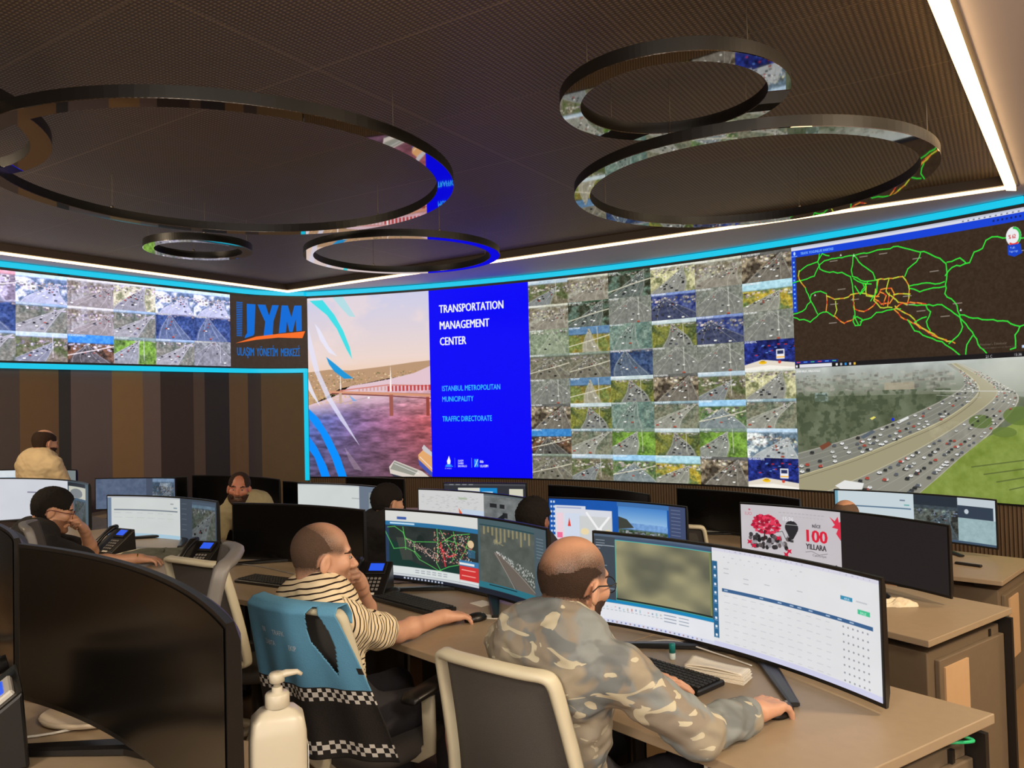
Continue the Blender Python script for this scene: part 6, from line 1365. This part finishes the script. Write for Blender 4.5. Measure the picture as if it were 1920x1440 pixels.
# --- bearded man looking back
J = dict(head=(-2.07, 5.8, 1.045), neck=(-2.05, 5.86, .935), waist=(-2.0, 5.93, .70), pelvis=(-1.98, 5.95, .47), shL=(-1.90, 5.93, .84), shR=(-2.20, 5.83, .85), elL=(-1.84, 5.9, .62), wrL=(-1.95, 5.72, .56), elR=(-2.24, 5.75, .62), wrR=(-2.1, 5.62, .58))
J.update(seated(None, (.3, -.95), ZF2, pel=J['pelvis'], fold=.3))
make_person('dark-bearded man in a pale olive t-shirt turned toward the camera', dict(J=J, look=(math.radians(166), .02, -.08), h=.006, zf=ZF2, skin=skin('skin_ruddy', (178, 112, 86)),
    handR=((.5, -.7, -.1), (0, 0, 1), -1, (.6, .7, .7, .8), {}), handL=((-.5, -.7, -.1), (0, 0, 1), 1, (.6, .7, .7, .8), {}),
    shirt=mat('olive_cotton', (158, 146, 112), .9, noise=.08, bump=.15), sleeve=.6, loose=.016, collar=.009, fuzz=fuzz((.075, .05, .035, .2), 1.0), hair=[('hair', bald_top(0, .085, .055, .045, .045), .005, HB), ('beard', beard, .012, BRD), BR]))
# --- dark-haired people of the second row, seen from behind
def from_behind(hd, yaw, label, shirt, zf, hair, hk=1.0, sl=.6, sk=None, pitch=.1):
    f = np.array([math.sin(yaw), math.cos(yaw), 0]); r = np.array([f[1], -f[0], 0]); hd = np.array(hd, float); nk = hd-f*.035-[0, 0, .115]; pe = nk-f*.1; pe[2] = zf+.56; wa = nk-f*.05; wa[2] = nk[2]-.24
    J = dict(head=hd, neck=nk, waist=wa, pelvis=pe)
    for s, n in ((-1, 'L'), (1, 'R')):
        J['sh'+n] = nk+r*s*.17-[0, 0, .06]; J['el'+n] = J['sh'+n]+f*.16+r*s*.05-[0, 0, .22]; J['wr'+n] = J['el'+n]+f*.22-r*s*.06+[0, 0, .03]
    J.update(seated(None, f[:2], zf, pel=pe)); sp = dict(J=J, look=(yaw, pitch, 0), h=.008, hk=hk, zf=zf, shirt=shirt, sleeve=sl, loose=.014, hair=hair)
    if sk: sp['skin'] = sk
    for n, s in (('R', -1), ('L', 1)): sp['hand'+n] = (f*.95-[0, 0, .15], (0, 0, 1), s, (.5, .6, .6, .7), {})
    return make_person(label, sp)
from_behind((-.84, 5.12, .995), math.radians(48), 'dark-haired man in black seen from behind, beside the dark map monitor', BLKT, ZF2, [('hair', full_hair, .012, HD)], 1.03)
from_behind((.11, 4.5, .955), math.radians(30), 'black-haired head between the spreadsheet and map screens', mat('navy_cotton', (40, 40, 52), .9, noise=.1), ZF2, [('hair', full_hair, .02, HD)], 1.0, sk=skin('skin_brown', (150, 98, 72)))
from_behind((2.12, 4.95, .845), math.radians(38), 'bald crown rising behind the 100 poster monitor', mat('brown_cotton', (90, 70, 56), .9, noise=.1), ZF3, [('hair', bald_top(0, .0, .06, .1, .05), .003, HG)], 1.0)
# --- standing man by the striped wall
J = dict(head=(-4.30, 7.08, 1.375), neck=(-4.335, 7.05, 1.255), waist=(-4.33, 7.03, .98), pelvis=(-4.33, 7.03, .73), shL=(-4.525, 7.13, 1.185), shR=(-4.165, 6.98, 1.185), elL=(-4.56, 7.2, .93), wrL=(-4.42, 7.36, .86), elR=(-4.08, 7.05, .93), wrR=(-4.1, 7.28, .88),
         hipL=(-4.42, 7.06, .68), hipR=(-4.24, 7.0, .68), knL=(-4.43, 7.08, .25), knR=(-4.23, 7.0, .25), anL=(-4.44, 7.06, -.13), anR=(-4.22, 6.98, -.13))
make_person('balding man in a cream shirt standing with his back to the camera', dict(J=J, look=(math.radians(28), .12, 0), h=.007, zf=ZF3, hk=1.0, bulk=1.22, eyes=False,
    handR=((-.1, .9, .1), (.9, 0, .3), -1, (.6, .7, .7, .8), {}), handL=((.1, .9, .1), (-.9, 0, .3), 1, (.6, .7, .7, .8), {}),
    shirt=mat('cream_shirt', (206, 182, 142), .9, noise=.06, bump=.15), sleeve=1.2, loose=.02, collar=.012, wr=.005, pants=mat('dark_jeans', (40, 44, 60), .9, noise=.1), hair=[('hair', bald_top(0, .0, .06, .09, .07), .007, HB), ('beard', beard, .012, BRD)]))
